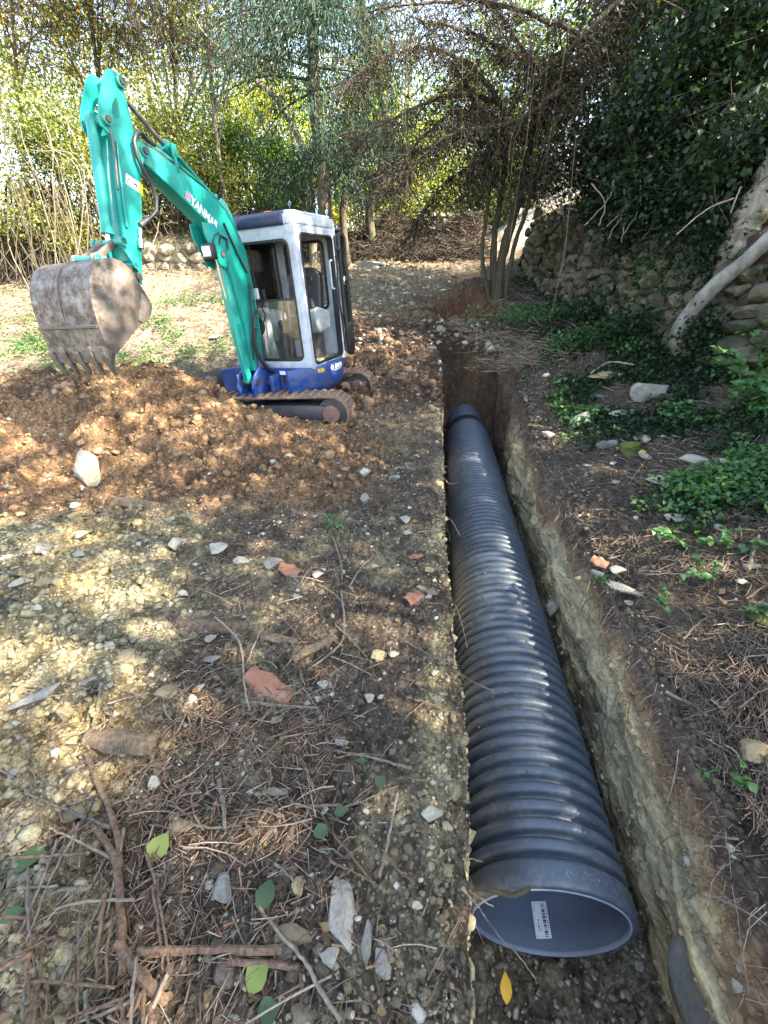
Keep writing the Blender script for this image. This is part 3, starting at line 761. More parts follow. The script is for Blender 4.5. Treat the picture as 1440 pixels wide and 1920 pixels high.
def build_arm():
    outer = [(1.632, 2.808), (1.600, 2.838), (1.561, 2.852), (1.523, 2.842), (1.503, 2.789), (1.500, 2.731), (1.504, 2.536), (1.43, 2.46), (1.425, 2.41), (1.48, 2.38), (1.552, 2.269), (1.610, 2.12), (1.664, 1.957), (1.75, 1.76), (1.826, 1.559), (1.86, 1.58), (1.878, 1.682), (1.89, 1.764), (1.852, 1.946), (1.783, 2.238), (1.725, 2.424), (1.72, 2.47), (1.776, 2.51), (1.778, 2.565), (1.741, 2.64), (1.69, 2.72)]
    arm = empty('dipper_arm'); arm.parent = EX
    hole = [(1.593, 2.700), (1.583, 2.65), (1.597, 2.592), (1.645, 2.575), (1.662, 2.598), (1.640, 2.650)]
    import bmesh
    for s in (1, -1):
        # side plate with the lightening hole: bridge two loops
        me = bpy.data.meshes.new('side_plate'); bm = bmesh.new(); y = YB + s * .095
        o1 = [bm.verts.new((p[0], y, p[1])) for p in outer]; h1 = [bm.verts.new((p[0], y, p[1])) for p in hole]
        ed = [bm.edges.new((o1[i], o1[(i + 1) % len(o1)])) for i in range(len(o1))] + [bm.edges.new((h1[i], h1[(i + 1) % len(h1)])) for i in range(len(h1))]
        bmesh.ops.triangle_fill(bm, use_beauty=True, edges=ed)
        r = bmesh.ops.extrude_face_region(bm, geom=list(bm.faces))
        bmesh.ops.translate(bm, vec=(0, -s * .014, 0), verts=[g for g in r['geom'] if isinstance(g, bmesh.types.BMVert)])
        bmesh.ops.recalc_face_normals(bm, faces=bm.faces); bm.to_mesh(me); bm.free(); me.materials.append(M_TEAL)
        o = bpy.data.objects.new('side_plate', me); COL.objects.link(o); o.parent = arm
    mb = MB(); mb.prism([(1.52, 2.45), (1.57, 2.27), (1.68, 1.95), (1.80, 1.66), (1.86, 1.72), (1.83, 1.94), (1.76, 2.24), (1.70, 2.42), (1.66, 2.50), (1.58, 2.52)], YB - .084, YB + .084)
    mb.build('box_section', M_TEAL, arm, .004)
    mb = MB(); mb.prism([(1.52, 2.80), (1.515, 2.60), (1.54, 2.55), (1.56, 2.60), (1.56, 2.80)], YB - .081, YB + .081); mb.build('web_plate', M_TEAL, arm)
    for x, z, r in ((1.73, 2.552, .034), (1.522, 2.795, .036)):
        mb = MB(); mb.cyl((x, YB - .12, z), (x, YB + .12, z), r, seg=18); mb.build('pivot_boss', M_TEALW, arm, .004, True)
        mb = MB(); mb.cyl((x, YB + .12, z), (x, YB + .132, z), r * .6, seg=6); mb.build('bolt_head', M_DKSTEEL, arm)
    # welded ribs and grease lines down the side
    mb = MB(); mb.tube([(1.695, YB + .104, 2.44), (1.735, YB + .104, 2.3), (1.80, YB + .104, 2.03), (1.82, YB + .104, 1.93)], .010, 6); mb.build('side_tube', M_TEAL, arm, smooth=True)
    mb = MB(); mb.tube([(1.715, YB + .10, 2.50), (1.745, YB + .102, 2.35), (1.80, YB + .102, 2.16)], .009, 6); mb.build('grease_line', M_DKSTEEL, arm, smooth=True)
    # warning decal
    d = empty('warning_sticker'); d.parent = arm
    m2 = side_mat(1.715, YB + .0965, 2.205, -.131, -.058)
    mb = MB(); mb.add([(0, 0, 0), (.105, 0, 0), (.105, .07, 0), (0, .07, 0)], [(0, 1, 2, 3)]); o = mb.build('paper', M_STICK, d); o.matrix_local = m2
    mb = MB(); mb.add([(.105, 0, .0004), (.140, 0, .0004), (.140, .07, .0004), (.105, .07, .0004)], [(0, 1, 2, 3)]); o = mb.build('yellow_panel', M_YEL, d); o.matrix_local = m2
    mb = MB(); mb.tube([(.012, .014, .001), (.042, .014, .001), (.027, .054, .001), (.012, .014, .001)], .0022, 4); o = mb.build('warning_triangle', M_INK, d); o.matrix_local = m2
    mb = MB(); mb.box((.078, .038, .001), (.032, .007, .001)); mb.box((.083, .028, .001), (.008, .03, .001)); mb.box((.066, .024, .001), (.007, .02, .001)); o = mb.build('pictogram', M_INK, d); o.matrix_local = m2
    # hose looping over the elbow
    mb = MB(); mb.tube([(1.30, YB + .06, 2.50), (1.392, YB + .09, 2.50), (1.47, YB + .12, 2.53), (1.53, YB + .13, 2.51), (1.567, YB + .13, 2.46), (1.573, YB + .13, 2.38), (1.55, YB + .13, 2.30), (1.51, YB + .135, 2.22), (1.50, YB + .135, 2.13), (1.53, YB + .135, 2.05), (1.60, YB + .125, 2.0), (1.69, YB + .11, 1.955)], .0155, 10)
    mb.build('looped_hose', M_BLACK, arm, smooth=True)
    mb = MB(); mb.cyl((1.62, YB + .122, 1.99), (1.70, YB + .108, 1.95), .021, seg=10); mb.build('hose_fitting', M_DKSTEEL, arm, smooth=True)
    mb = MB(); mb.cyl((1.715, YB + .112, 1.93), (1.745, YB + .112, 1.83), .014, seg=10); mb.cyl((1.738, YB + .112, 1.86), (1.755, YB + .112, 1.80), .019, seg=10); mb.build('grease_fitting', M_CHROME, arm, smooth=True)
    # bucket cylinder in front
    cy = empty('bucket_cylinder'); cy.parent = EX
    mb = MB(); mb.cyl((1.762, YB, 2.56), (1.915, YB, 1.905), .037, seg=18); mb.cyl((1.908, YB, 1.935), (1.918, YB, 1.893), .043, seg=18); mb.cyl((1.75, YB - .03, 2.565), (1.75, YB + .03, 2.565), .042, seg=16); mb.build('barrel', M_TEAL, cy, smooth=True)
    mb = MB(); mb.cyl((1.915, YB, 1.90), (1.93, YB, 1.835), .018, seg=14); mb.build('rod', M_CHROME, cy, smooth=True)
    mb = MB(); mb.tube([(1.72, YB + .045, 2.46), (1.80, YB + .045, 2.24), (1.87, YB + .045, 1.97)], .008, 6); mb.build('feed_pipe', M_TEALW, cy, smooth=True)
    # arm cylinder on top of the boom
    cy = empty('arm_cylinder'); cy.parent = EX
    A = Vector((1.500, YB, 2.803)); B = Vector((1.132, YB, 2.528)); Cc = Vector((.54, YB, 2.10))
    mb = MB(); mb.cyl(A, B, .017, seg=14); mb.build('rod', M_DKSTEEL, cy, smooth=True)
    B2 = B + (Cc - B) * .86
    mb = MB(); mb.cyl(B, B2, .04, seg=18); mb.cyl(B + (B - Cc).normalized() * .015, B + (Cc - B) * .06, .046, seg=18); mb.cyl(B + (Cc - B) * .5, B + (Cc - B) * .53, .044, seg=18); mb.build('barrel', M_TEAL, cy, smooth=True)
    mb = MB(); mb.tube([(1.11, YB + .055, 2.50), (1.0, YB + .055, 2.42), (.70, YB + .055, 2.21), (.62, YB + .05, 2.165)], .010, 7); mb.build('feed_pipe', M_TEALW, cy, smooth=True)
    mb = MB(); mb.prism([(.66, 2.20), (.60, 2.10), (.50, 1.97), (.475, 2.03), (.515, 2.12), (.575, 2.21), (.62, 2.235)], YB - .05, YB - .035); mb.prism([(.66, 2.20), (.60, 2.10), (.50, 1.97), (.475, 2.03), (.515, 2.12), (.575, 2.21), (.62, 2.235)], YB + .035, YB + .05); mb.build('mounting_ear', M_TEALW, cy, .003)
    mb = MB(); mb.box((1.12, YB + .075, 2.49), (.05, .02, .09)); mb.box((1.13, YB + .075, 2.43), (.02, .02, .16)); mb.build('pipe_clamp', M_TEAL, cy, .003)
    # boom lift cylinder at the foot
    cy = empty('boom_cylinder'); cy.parent = EX
    mb = MB(); mb.cyl((.745, YB - .005, 1.14), (.71, YB - .005, .57), .045, seg=18); mb.cyl((.747, YB - .005, 1.16), (.743, YB - .005, 1.10), .051, seg=18); mb.build('barrel', M_TEAL, cy, smooth=True)
    mb = MB(); mb.cyl((.80, YB - .005, 1.78), (.746, YB - .005, 1.15), .02, seg=12); mb.build('rod', M_CHROME, cy, smooth=True)
    mb = MB(); mb.tube([(.79, YB + .03, 1.12), (.79, YB + .03, .95), (.76, YB + .03, .62)], .009, 6); mb.build('feed_pipe', M_TEALW, cy, smooth=True)
def build_bucket():
    b = empty('bucket'); b.parent = EX
    o = [(2.08, 1.655), (2.13, 1.70), (2.20, 1.722), (2.28, 1.712), (2.35, 1.675), (2.405, 1.61), (2.44, 1.53), (2.458, 1.43), (2.462, 1.33), (2.458, 1.235), (2.447, 1.12)]
    i = [(x - .012, z - .004) for x, z in o]
    y0, y1 = YB - .30, YB + .30
    mb = MB(); mb.prism(o + i[::-1], y0, y1); mb.build('curved_back', M_STEEL, b, smooth=True)
    side = o + [(2.38, 1.15), (2.29, 1.205), (2.20, 1.262), (2.10, 1.318), (2.02, 1.350), (1.985, 1.405), (1.995, 1.46), (2.03, 1.545), (2.06, 1.62)]
    for s in (y0 - .008, y1 - .006):
        mb = MB(); mb.prism(side, s, s + .014); mb.build('side_plate', M_STEEL, b, .003)
    for s in (y0 - .016, y1 + .006):
        mb = MB(); mb.prism([(2.00, 1.40), (2.05, 1.33), (2.11, 1.30), (2.15, 1.33), (2.10, 1.42), (2.05, 1.50), (2.01, 1.48)], s, s + .012); mb.build('side_cutter', M_STEEL, b, .003)
    mb = MB(); mb.prism([(2.40, 1.145), (2.452, 1.20), (2.470, 1.20), (2.460, 1.085), (2.43, 1.085)], y0, y1); mb.build('cutting_edge', M_STEEL, b, .002)
    mb = MB(); mb.prism([(2.464, 1.335), (2.478, 1.33), (2.478, 1.315), (2.464, 1.31)], y0, y1); mb.build('weld_seam', M_DKSTEEL, b)
    mb = MB(); mb.prism([(2.20, 1.728), (2.28, 1.718), (2.36, 1.68), (2.413, 1.613), (2.447, 1.53), (2.464, 1.43), (2.464, 1.335), (2.458, 1.335), (2.455, 1.43), (2.435, 1.53), (2.40, 1.61), (2.35, 1.67), (2.28, 1.705), (2.2, 1.715)], YB - .012, YB + .0); mb.build('weld_seam', M_DKSTEEL, b)
    for k in range(5):
        y = y0 + .03 + k * (.54 / 4)
        mb = MB(); mb.prism([(2.475, 1.20), (2.458, 1.20), (2.43, 1.10), (2.425, 1.00), (2.437, 1.00), (2.468, 1.09)], y - .022, y + .022); o_ = mb.build('tooth', M_STEEL, b, .004)
        mb = MB(); mb.prism([(2.487, 1.165), (2.470, 1.165), (2.45, 1.08), (2.462, 1.075)], y - .028, y + .028); mb.build('tooth_adapter', M_STEEL, o_, .003)
    for s in (.10, -.10):
        mb = MB(); mb.prism([(1.825, 1.60), (1.84, 1.66), (1.90, 1.68), (2.03, 1.71), (2.13, 1.77), (2.19, 1.76), (2.21, 1.70), (2.10, 1.64), (2.04, 1.55), (2.02, 1.50), (1.90, 1.54)], YB + s - .008, YB + s + .008); mb.build('mounting_ear', M_STEEL, b, .003)
    mb = MB(); mb.cyl((1.86, YB - .13, 1.61), (1.86, YB + .13, 1.61), .026, seg=14); mb.build('hinge_pin', M_DKSTEEL, b, smooth=True)
    l = empty('bucket_linkage'); l.parent = EX
    for s in (.125, -.125):
        mb = MB(); mb.prism([(1.905, 1.85), (1.935, 1.86), (1.955, 1.83), (1.89, 1.70), (1.87, 1.66), (1.84, 1.68), (1.85, 1.72)], YB + s - .009, YB + s + .009); mb.build('link_plate', M_TEALW, l, .003)
    for s in (.06, -.06):
        mb = MB(); mb.prism([(1.915, 1.85), (1.945, 1.855), (2.10, 1.775), (2.165, 1.745), (2.15, 1.71), (2.08, 1.735), (1.91, 1.815)], YB + s - .012, YB + s + .012); mb.build('tipping_link', M_STEEL, l, .004)
    for x, z, w in ((1.93, 1.835, .16), (1.862, 1.69, .14), (2.15, 1.73, .12)):
        mb = MB(); mb.cyl((x, YB - w, z), (x, YB + w, z), .022, seg=14); mb.cyl((x, YB + w - .03, z), (x, YB + w, z), .031, seg=14); mb.cyl((x, YB - w, z), (x, YB - w + .03, z), .031, seg=14); mb.build('link_pin', M_TEALW, l, smooth=True)
def rrect(x0, x1, z0, z1, r, n=5):
    pts = []
    for cx, cz, a0 in ((x1 - r, z1 - r, 0), (x0 + r, z1 - r, 90), (x0 + r, z0 + r, 180), (x1 - r, z0 + r, 270)):
        for k in range(n + 1):
            a = math.radians(a0 + 90 * k / n); pts.append((cx + r * math.cos(a), cz + r * math.sin(a)))
    return pts
def frame_mesh(mb, out, inn, t0, t1, axis, grow=0):
    """ring between two loops (same length) extruded along axis"""
    n = len(out)
    def P(p, t): return (t, p[0], p[1]) if axis == 'x' else (p[0], t, p[1])
    V = [P(p, t0) for p in out] + [P(p, t0) for p in inn] + [P(p, t1) for p in out] + [P(p, t1) for p in inn]
    F = []
    for i in range(n):
        j = (i + 1) % n
        F += [(i, j, j + n, i + n), (i + 2 * n, i + 3 * n, j + 3 * n, j + 2 * n), (i, i + 2 * n, j + 2 * n, j), (i + n, j + n, j + 3 * n, i + 3 * n)]
    mb.add(V, F)
def build_cab():
    cab = empty('cab'); cab.parent = EX
    X0, X1, Y0, Y1, Z0, Z1 = -.46, .40, -.13, .67, .665, 2.03
    n = 5
    # front face frame
    mb = MB(); frame_mesh(mb, rrect(Y0, Y1, Z0, Z1, .05), rrect(Y0 + .075, Y1 - .085, Z0 + .075, Z1 - .145, .075), X1 - .055, X1, 'x'); mb.build('front_frame', M_WHITE, cab, .006)
    mb = MB(); frame_mesh(mb, rrect(Y0 + .073, Y1 - .083, Z0 + .073, Z1 - .143, .075), rrect(Y0 + .095, Y1 - .105, Z0 + .095, Z1 - .165, .06), X1 - .06, X1 + .004, 'x'); mb.build('window_seal', M_BLACK, cab)
    mb = MB(); mb.box((X1 - .02, (Y0 + Y1) / 2 - .01, 1.045), (.005, Y1 - Y0 - .19, .60)); mb.build('front_window', M_GLASS, cab)
    mb = MB(); mb.box((X1 - .02, (Y0 + Y1) / 2 - .01, 1.352), (.02, Y1 - Y0 - .19, .018)); mb.build('window_bar', M_BLACK, cab)
    # left side: door opening
    mb = MB(); frame_mesh(mb, rrect(X0, X1 - .001, Z0 - .02, Z1, .05), rrect(X0 + .10, X1 - .075, Z0 + .02, Z1 - .10, .06), Y1 - .05, Y1 + .002, 'y'); mb.build('door_frame', M_WHITE, cab, .006)
    mb = MB(); frame_mesh(mb, rrect(X0 + .098, X1 - .073, Z0 + .018, Z1 - .098, .06), rrect(X0 + .115, X1 - .09, Z0 + .035, Z1 - .115, .05), Y1 - .055, Y1 + .010, 'y'); mb.build('door_seal', M_BLACK, cab)
    mb = MB(); mb.tube([(X0 + .045, Y1 + .012, .72), (X0 + .05, Y1 + .014, 1.1), (X0 + .075, Y1 + .014, 1.2), (X0 + .075, Y1 + .014, 1.5), (X0 + .05, Y1 + .014, 1.6), (X0 + .05, Y1 + .012, 1.93)], .010, 7); mb.build('weather_strip', M_BLACK, cab, smooth=True)
    # right side and rear
    mb = MB(); frame_mesh(mb, rrect(X0, X1 - .06, Z0, Z1, .05), rrect(X0 + .09, X1 - .13, 1.12, Z1 - .10, .07), Y0, Y0 + .045, 'y'); mb.build('right_frame', M_WHITE, cab, .005)
    mb = MB(); frame_mesh(mb, rrect(X0 + .088, X1 - .128, 1.118, Z1 - .098, .07), rrect(X0 + .115, X1 - .155, 1.145, Z1 - .125, .05), Y0 - .004, Y0 + .05, 'y'); mb.build('window_seal', M_BLACK, cab)
    mb = MB(); frame_mesh(mb, rrect(Y0 + .04, Y1 - .055, Z0, Z1, .05), rrect(Y0 + .13, Y1 - .14, 1.20, Z1 - .12, .07), X0, X0 + .045, 'x'); mb.build('rear_frame', M_WHITE, cab, .005)
    mb = MB(); frame_mesh(mb, rrect(Y0 + .128, Y1 - .138, 1.198, Z1 - .118, .07), rrect(Y0 + .155, Y1 - .165, 1.225, Z1 - .145, .05), X0 - .004, X0 + .055, 'x'); mb.build('window_seal', M_BLACK, cab)
    mb = MB(); mb.box(((X0 + X1) / 2, Y0 + .02, 1.53), (X1 - X0 - .24, .004, .80)); mb.build('side_window', M_GLASS, cab)
    mb = MB(); mb.box((X0 + .022, (Y0 + Y1) / 2, 1.55), (.004, Y1 - Y0 - .3, .70)); mb.build('rear_window', M_GLASS, cab)
    mb = MB(); mb.box((X1 - .30, Y0 + .024, 1.53), (.012, .012, .80)); mb.build('window_divider', M_BLACK, cab)
    # roof
    pl = [(p[0], p[1]) for p in rrect(X0 - .03, X1 + .012, Y0 - .01, Y1 + .012, .09)]
    mb = MB(); mb.plan(pl, Z1 - .035, Z1 + .055); 
    b = len(mb.v); mb.plan([(x * .93 - .004, .27 + (y - .27) * .93) for x, y in pl], Z1 + .052, Z1 + .085); mb.build('roof', M_WHITE, cab, .022, seg=4)
    mb = MB(); mb.plan([(X0 + .0, Y0 + .03), (X1 - .05, Y0 + .03), (X1 - .05, Y1 - .04), (X0 + .0, Y1 - .04)], Z1 - .06, Z1 - .045); mb.build('headlining', M_BLACK, cab)
    mb = MB(); mb.prism([(X1 - .06, Z1 + .088), (X1 - .01, Z1 + .084), (X1 + .030, Z1 + .055), (X1 + .038, Z1 - .0), (X1 + .028, Z1 - .035), (X1 - .005, Z1 - .04), (X1 - .03, Z1 - .0)], Y0 + .025, Y1 - .10); mb.build('roof_visor', M_VISOR, cab, .016, seg=4)
    mb = MB(); mb.cyl((.12, .22, Z1 + .08), (.12, .22, Z1 + .125), .05, .045, 18); mb.build('beacon', M_ORANGE, cab, .008, True)
    for x, y in ((X1 - .03, Y0 + .03), (X1 - .07, Y1 - .05), (X0 + .03, Y1 - .06), (-.2, Y1 - .05)):
        mb = MB(); mb.tube([(x, y, Z1 + .07), (x, y, Z1 + .11), (x + .0, y + .015, Z1 + .13), (x, y, Z1 + .15), (x, y - .015, Z1 + .13), (x, y, Z1 + .112)], .005, 6); mb.build('lifting_eye', M_CHROME, cab, smooth=True)
    # floor, seat, consoles, levers
    mb = MB(); mb.box(((X0 + X1) / 2, (Y0 + Y1) / 2, Z0 + .012), (X1 - X0 - .05, Y1 - Y0 - .04, .024)); mb.build('floor_pan', M_MUDFLOOR, cab)
    seat = empty('operator_seat'); seat.parent = cab
    mb = MB(); mb.plan(rrect(-.33, .08, .05, .50, .09), 1.02, 1.13); mb.build('cushion', M_SEAT, seat, .03, seg=4)
    Ms = Matrix.Translation((-.28, .275, 1.13)) @ Matrix.Rotation(math.radians(-10), 4, 'Y')
    mb = MB(); mb.add([(a, p[0], p[1]) for a in (-.05, .05) for p in rrect(-.22, .22, 0, .52, .13)], [tuple(range(24)), tuple(range(47, 23, -1))] + [(i, (i + 1) % 24, (i + 1) % 24 + 24, i + 24) for i in range(24)], Ms); mb.build('backrest', M_SEAT, seat, .03, seg=4)
    mb = MB(); mb.tube([Ms @ Vector((.055, y, z)) for y, z in ((-.15, .14), (-.16, .32), (-.10, .42), (.10, .42), (.16, .32), (.15, .14))], .007, 6); mb.build('stitched_seam', M_BLACK, seat, smooth=True)
    mb = MB(); mb.box((-.14, .27, .84), (.34, .40, .36)); mb.build('seat_box', M_DKSTEEL, seat, .02)
    mb = MB(); mb.cyl((.05, .27, .86), (.075, .27, .86), .15, seg=28); mb.build('round_cover', M_BLACK, seat, .006, True)
    for y, nm in ((.57, 1), (-.02, 0)):
        cn = empty('console'); cn.parent = cab
        w = .13
        mb = MB(); mb.prism([(-.20, 1.02), (.06, .98 if nm else .9), (.13, 1.10), (.14, 1.22), (.06, 1.26), (-.20, 1.20)], y - w / 2, y + w / 2); mb.build('armrest', M_GREYP, cn, .025, seg=4)
        for k in range(4):
            mb = MB(); mb.cyl((.075, y, 1.255 + k * .022), (.075, y, 1.275 + k * .022), .048 - k * .008, .040 - k * .008, 14); mb.build('rubber_boot', M_BLACK, cn, smooth=True)
        mb = MB(); mb.tube([(.075, y, 1.33), (.09, y, 1.39), (.09, y, 1.46)], [.014, .014, .024], 8); mb.build('joystick', M_BLACK, cn, .004, True)
    mb = MB(); mb.prism([(.345, .69), (.345, .95), (.30, 1.15), (.22, 1.26), (.12, 1.28), (.12, .9), (.05, .69)], -.085, .05); mb.build('dash_console', M_GREYP, cab, .03, seg=4)
    mb = MB(); mb.cyl((.335, .0, 1.10), (.355, .0, 1.10), .10, seg=20); mb.build('speaker_grille', M_BLACK, cab, .004, True)
    mb = MB(); mb.box((.24, -.03, 1.42), (.03, .09, .11)); mb.build('monitor', M_STICK, cab, .008)
    mb = MB(); mb.tube([(.33, .33, .70), (.30, .30, .80), (.27, .30, 1.0), (.24, .30, 1.36)], .011, 8); mb.build('travel_lever', M_DKSTEEL, cab, smooth=True)
    mb = MB(); mb.tube([(.33, .38, .70), (.30, .37, .80), (.27, .37, 1.0), (.24, .37, 1.36)], .011, 8); mb.build('travel_lever', M_DKSTEEL, cab, smooth=True)
    mb = MB(); mb.tube([(.38, -.05, 1.33), (.33, .08, 1.32), (.30, .10, 1.20), (.30, .02, 1.08)], .009, 7); mb.build('guard_rail', M_BLACK, cab, smooth=True)
    mb = MB(); mb.box((.25, .35, .70), (.12, .10, .02)); mb.build('pedal', M_BLACK, cab, .004)
    mb = MB(); mb.box((.16, .57, .70), (.16, .10, .03), Matrix.Rotation(.1, 4, 'Z')); mb.build('step_block', simple('tan pad', (.52, .46, .30), .8, dirt=(.25, .2, .14), scale=12), cab, .01)
    mb = MB(); mb.add([(X1 - .052, .46, .78), (X1 - .052, .55, .78), (X1 - .052, .55, .95), (X1 - .052, .46, .95)], [(0, 1, 2, 3)]); mb.build('inspection_sticker', M_INKG, cab)
    # grab handle on the rear post of the doorway, warning sticker, latch
    mb = MB(); mb.tube([(X0 + .10, Y1 - .02, 1.70), (X0 + .16, Y1 - .02, 1.69), (X0 + .165, Y1 - .02, 1.66), (X0 + .165, Y1 - .02, 1.45), (X0 + .16, Y1 - .02, 1.42), (X0 + .10, Y1 - .02, 1.41)], .011, 8); mb.build('grab_handle', M_WHITE, cab, smooth=True)
    mb = MB(); mb.add([(X0 + .07, Y1 + .0045, 1.10), (X0 + .025, Y1 + .0045, 1.10), (X0 + .025, Y1 + .0045, 1.23), (X0 + .07, Y1 + .0045, 1.23)], [(0, 1, 2, 3)]); mb.build('post_sticker', M_INKG, cab)
    text('lettering', 'S', M_INKG, side_mat(X0 + .035, Y1 + .004, .80, -1, 0), .07, cab)
    mb = MB(); mb.cyl((X0 + .05, Y1 + .0, 1.73), (X0 + .05, Y1 + .025, 1.73), .017, seg=12); mb.build('door_stop', M_BLACK, cab, smooth=True)
    # the open door folded back along the side
    dr = empty('door'); dr.parent = cab
    Md = Matrix.Translation((X0 + .02, Y1 + .012, 0)) @ Matrix.Rotation(math.radians(-3), 4, 'Z')
    out = [(-x, z) for x, z in rrect(.0, .17, .66, 1.97, .08)]; inn = [(-x, z) for x, z in rrect(.035, .135, 1.02, 1.925, .045)]
    mb = MB(); frame_mesh(mb, out, inn, 0, .035, 'y'); f = mb.build('door_panel', M_BLACK, dr, .008); f.matrix_local = Md
    mb = MB(); mb.box((-.085, .018, 1.47), (.10, .004, .90)); g = mb.build('door_window', M_GLASS, dr); g.matrix_local = Md
    mb = MB(); mb.box((-.03, .05, 1.49), (.05, .03, .09)); g = mb.build('door_latch', M_CHROME, dr, .01); g.matrix_local = Md
    for z in (1.13, 1.80):
        mb = MB(); mb.box((.0, .02, z), (.07, .035, .035)); g = mb.build('door_hinge', M_BLACK, dr, .005); g.matrix_local = Md
def build_body():
    body = empty('upper_body'); body.parent = EX
    out = []
    for k in range(0, 41):
        a = math.radians(38 + (322 - 38) * k / 40); out.append((.755 * math.cos(a), max(-.44, .755 * math.sin(a))))
    fr = [(.49, -.36), (.46, -.30), (.44, -.2), (.44, .42), (.47, .54)]
    pl = out + fr
    # lower shell narrows downwards in two steps
    n = len(pl); mb = MB()
    rings = [(.80, .335), (.93, .38), (.985, .46), (1.0, .56), (1.0, .655), (.985, .668)]
    V = []; F = []
    for s, z in rings:
        for p in pl: V.append((p[0] * (s if p[0] < .3 else 1 - (1 - s) * .25), p[1] * s, z))
    for r in range(len(rings) - 1):
        for i in range(n):
            j = (i + 1) % n; F.append((r * n + i, r * n + j, (r + 1) * n + j, (r + 1) * n + i))
    F.append(tuple(range(n - 1, -1, -1))); F.append(tuple(range((len(rings) - 1) * n, len(rings) * n)))
    mb.add(V, F); sh = mb.build('blue_skirt', M_BLUE, body, smooth=True)
    # engine hood and fuel side behind / right of the cab
    hood = [(p[0] * .985, max(p[1] * .985, -.36)) for p in out if p[1] < .66 and (p[0] < -.44 or (p[1] < -.16 and p[0] < .30))] + [(.30, -.19), (-.48, -.19), (-.48, .60)]
    mb = MB(); mb.plan(hood, .672, 1.02); mb.build('engine_hood', M_BLUE, body, .03, seg=3)
    # details on the shell
    for k in range(2):
        for j in range(4):
            mb = MB(); mb.box((.442, .10 + k * .085, .575 + j * .022), (.008, .07, .010)); mb.build('vent_slot', M_BLACK, body)
    mb = MB(); mb.box((.444, .30, .62), (.006, .075, .04)); mb.build('rating_plate', M_STICK, body)
    for z in (.575, .53):
        mb = MB(); mb.cyl((.440, .31, z), (.450, .31, z), .022, seg=14); mb.build('drain_plug', M_BLACK, body, smooth=True)
    def on_shell(deg, z, lift=.006): 
        a = math.radians(deg); n_ = Vector((math.cos(a), math.sin(a), 0)); r_ = Vector((0, 0, 1)).cross(n_); p = n_ * (.755 + lift) + Vector((0, 0, z)); u = Vector((0, 0, 1))
        return Matrix(((r_.x, u.x, n_.x, p.x), (r_.y, u.y, n_.y, p.y), (r_.z, u.z, n_.z, p.z), (0, 0, 0, 1)))
    Md = on_shell(68, .60); mb = MB(); mb.add([(-.045, 0, 0), (.045, 0, 0), (.045, .04, 0), (-.045, .04, 0)], [(0, 1, 2, 3)]); o = mb.build('warning_sticker', M_YEL, body); o.matrix_local = Md
    mb = MB(); mb.box((-.015, .017, .001), (.02, .012, .001)); mb.box((.015, .02, .001), (.03, .006, .001)); o = mb.build('sticker_print', M_INK, body); o.matrix_local = Md
    text('lettering', 'IMER', M_DECAL, on_shell(86, .60), .072, body, shear=.25, bold=.02)
    mb = MB(); mb.box((.06, -.015, 0), (.15, .006, .0015)); o = mb.build('fine_print', M_DECAL, body); o.matrix_local = on_shell(86, .60)
    mb = MB(); mb.cyl((0, 0, -.001), (0, 0, .001), .030, seg=20); o = mb.build('round_emblem', M_DECAL, body); o.matrix_local = on_shell(82, .622)
    mb = MB(); mb.box((-.006, .002, .0022), (.009, .044, .001)); mb.box((.008, -.003, .0022), (.006, .034, .001)); o = mb.build('emblem_stroke', M_BLUE, body); o.matrix_local = on_shell(82, .622)
    mb = MB(); mb.tube([(.36, .62, .44), (.30, .66, .475), (.18, .70, .475), (.12, .715, .44)], .004, 5); mb.build('step_outline', M_BLUE, body)
    text('lettering', 'ViO', M_INKG, on_shell(-38, .70), .05, body)
    mb = MB(); mb.add([(0, 0, 0), (.07, 0, 0), (.07, .08, 0), (0, .08, 0)], [(0, 1, 2, 3)]); o = mb.build('data_sticker', M_STICK, body)
    o.matrix_local = Matrix(((0, 0, 1, .485), (1, 0, 0, -.32), (0, 1, 0, .52), (0, 0, 0, 1)))
    # swing bracket at the front
    sb = empty('swing_bracket'); sb.parent = EX
    for s in (1, -1):
        y = YB + s * .10
        mb = MB(); mb.prism([(.44, .70), (.52, .76), (.60, .74), (.74, .64), (.80, .52), (.78, .42), (.66, .38), (.50, .40), (.44, .46)], y - .012, y + .012); mb.build('bracket_plate', M_BLUE, sb, .005)
        mb = MB(); mb.prism([(.50, .74), (.555, .86), (.60, .84), (.62, .70), (.56, .66)], y - .014, y + .014); mb.build('bracket_ear', M_BLUE, sb, .005)
    mb = MB(); mb.box((.60, YB, .42), (.28, .20, .05)); mb.build('bracket_base', M_BLUE, sb, .01)
    mb = MB(); mb.cyl((.50, YB, .36), (.50, YB, .66), .055, seg=18); mb.build('king_post', M_DKSTEEL, sb, smooth=True)
    mb = MB(); mb.box((.53, .235, .49), (.14, .05, .25)); mb.box((.53, .235, .385), (.18, .09, .03)); mb.build('stop_block', M_BLUE, sb, .01)
    mb = MB(); mb.box((.50, .17, .53), (.10, .07, .05)); mb.build('hose_clamp', M_DKSTEEL, sb, .01)
    mb = MB(); mb.cyl((.71, YB - .13, .57), (.71, YB + .13, .57), .03, seg=14); mb.build('foot_pin', M_DKSTEEL, sb, smooth=True)
    mb = MB(); mb.cyl((.575, YB - .13, .73), (.575, YB + .13, .73), .035, seg=14); mb.build('foot_pin', M_DKSTEEL, sb, smooth=True)
    for k, dy in enumerate((.13, .15, .165)):
        mb = MB(); mb.tube([(.43, dy, .62), (.52, dy + .03, .66), (.60, dy, .78), (.62, dy - .02, .98), (.55, dy - .03, 1.10)], .011, 7); mb.build('hydraulic_hose', M_BLACK, sb, smooth=True)
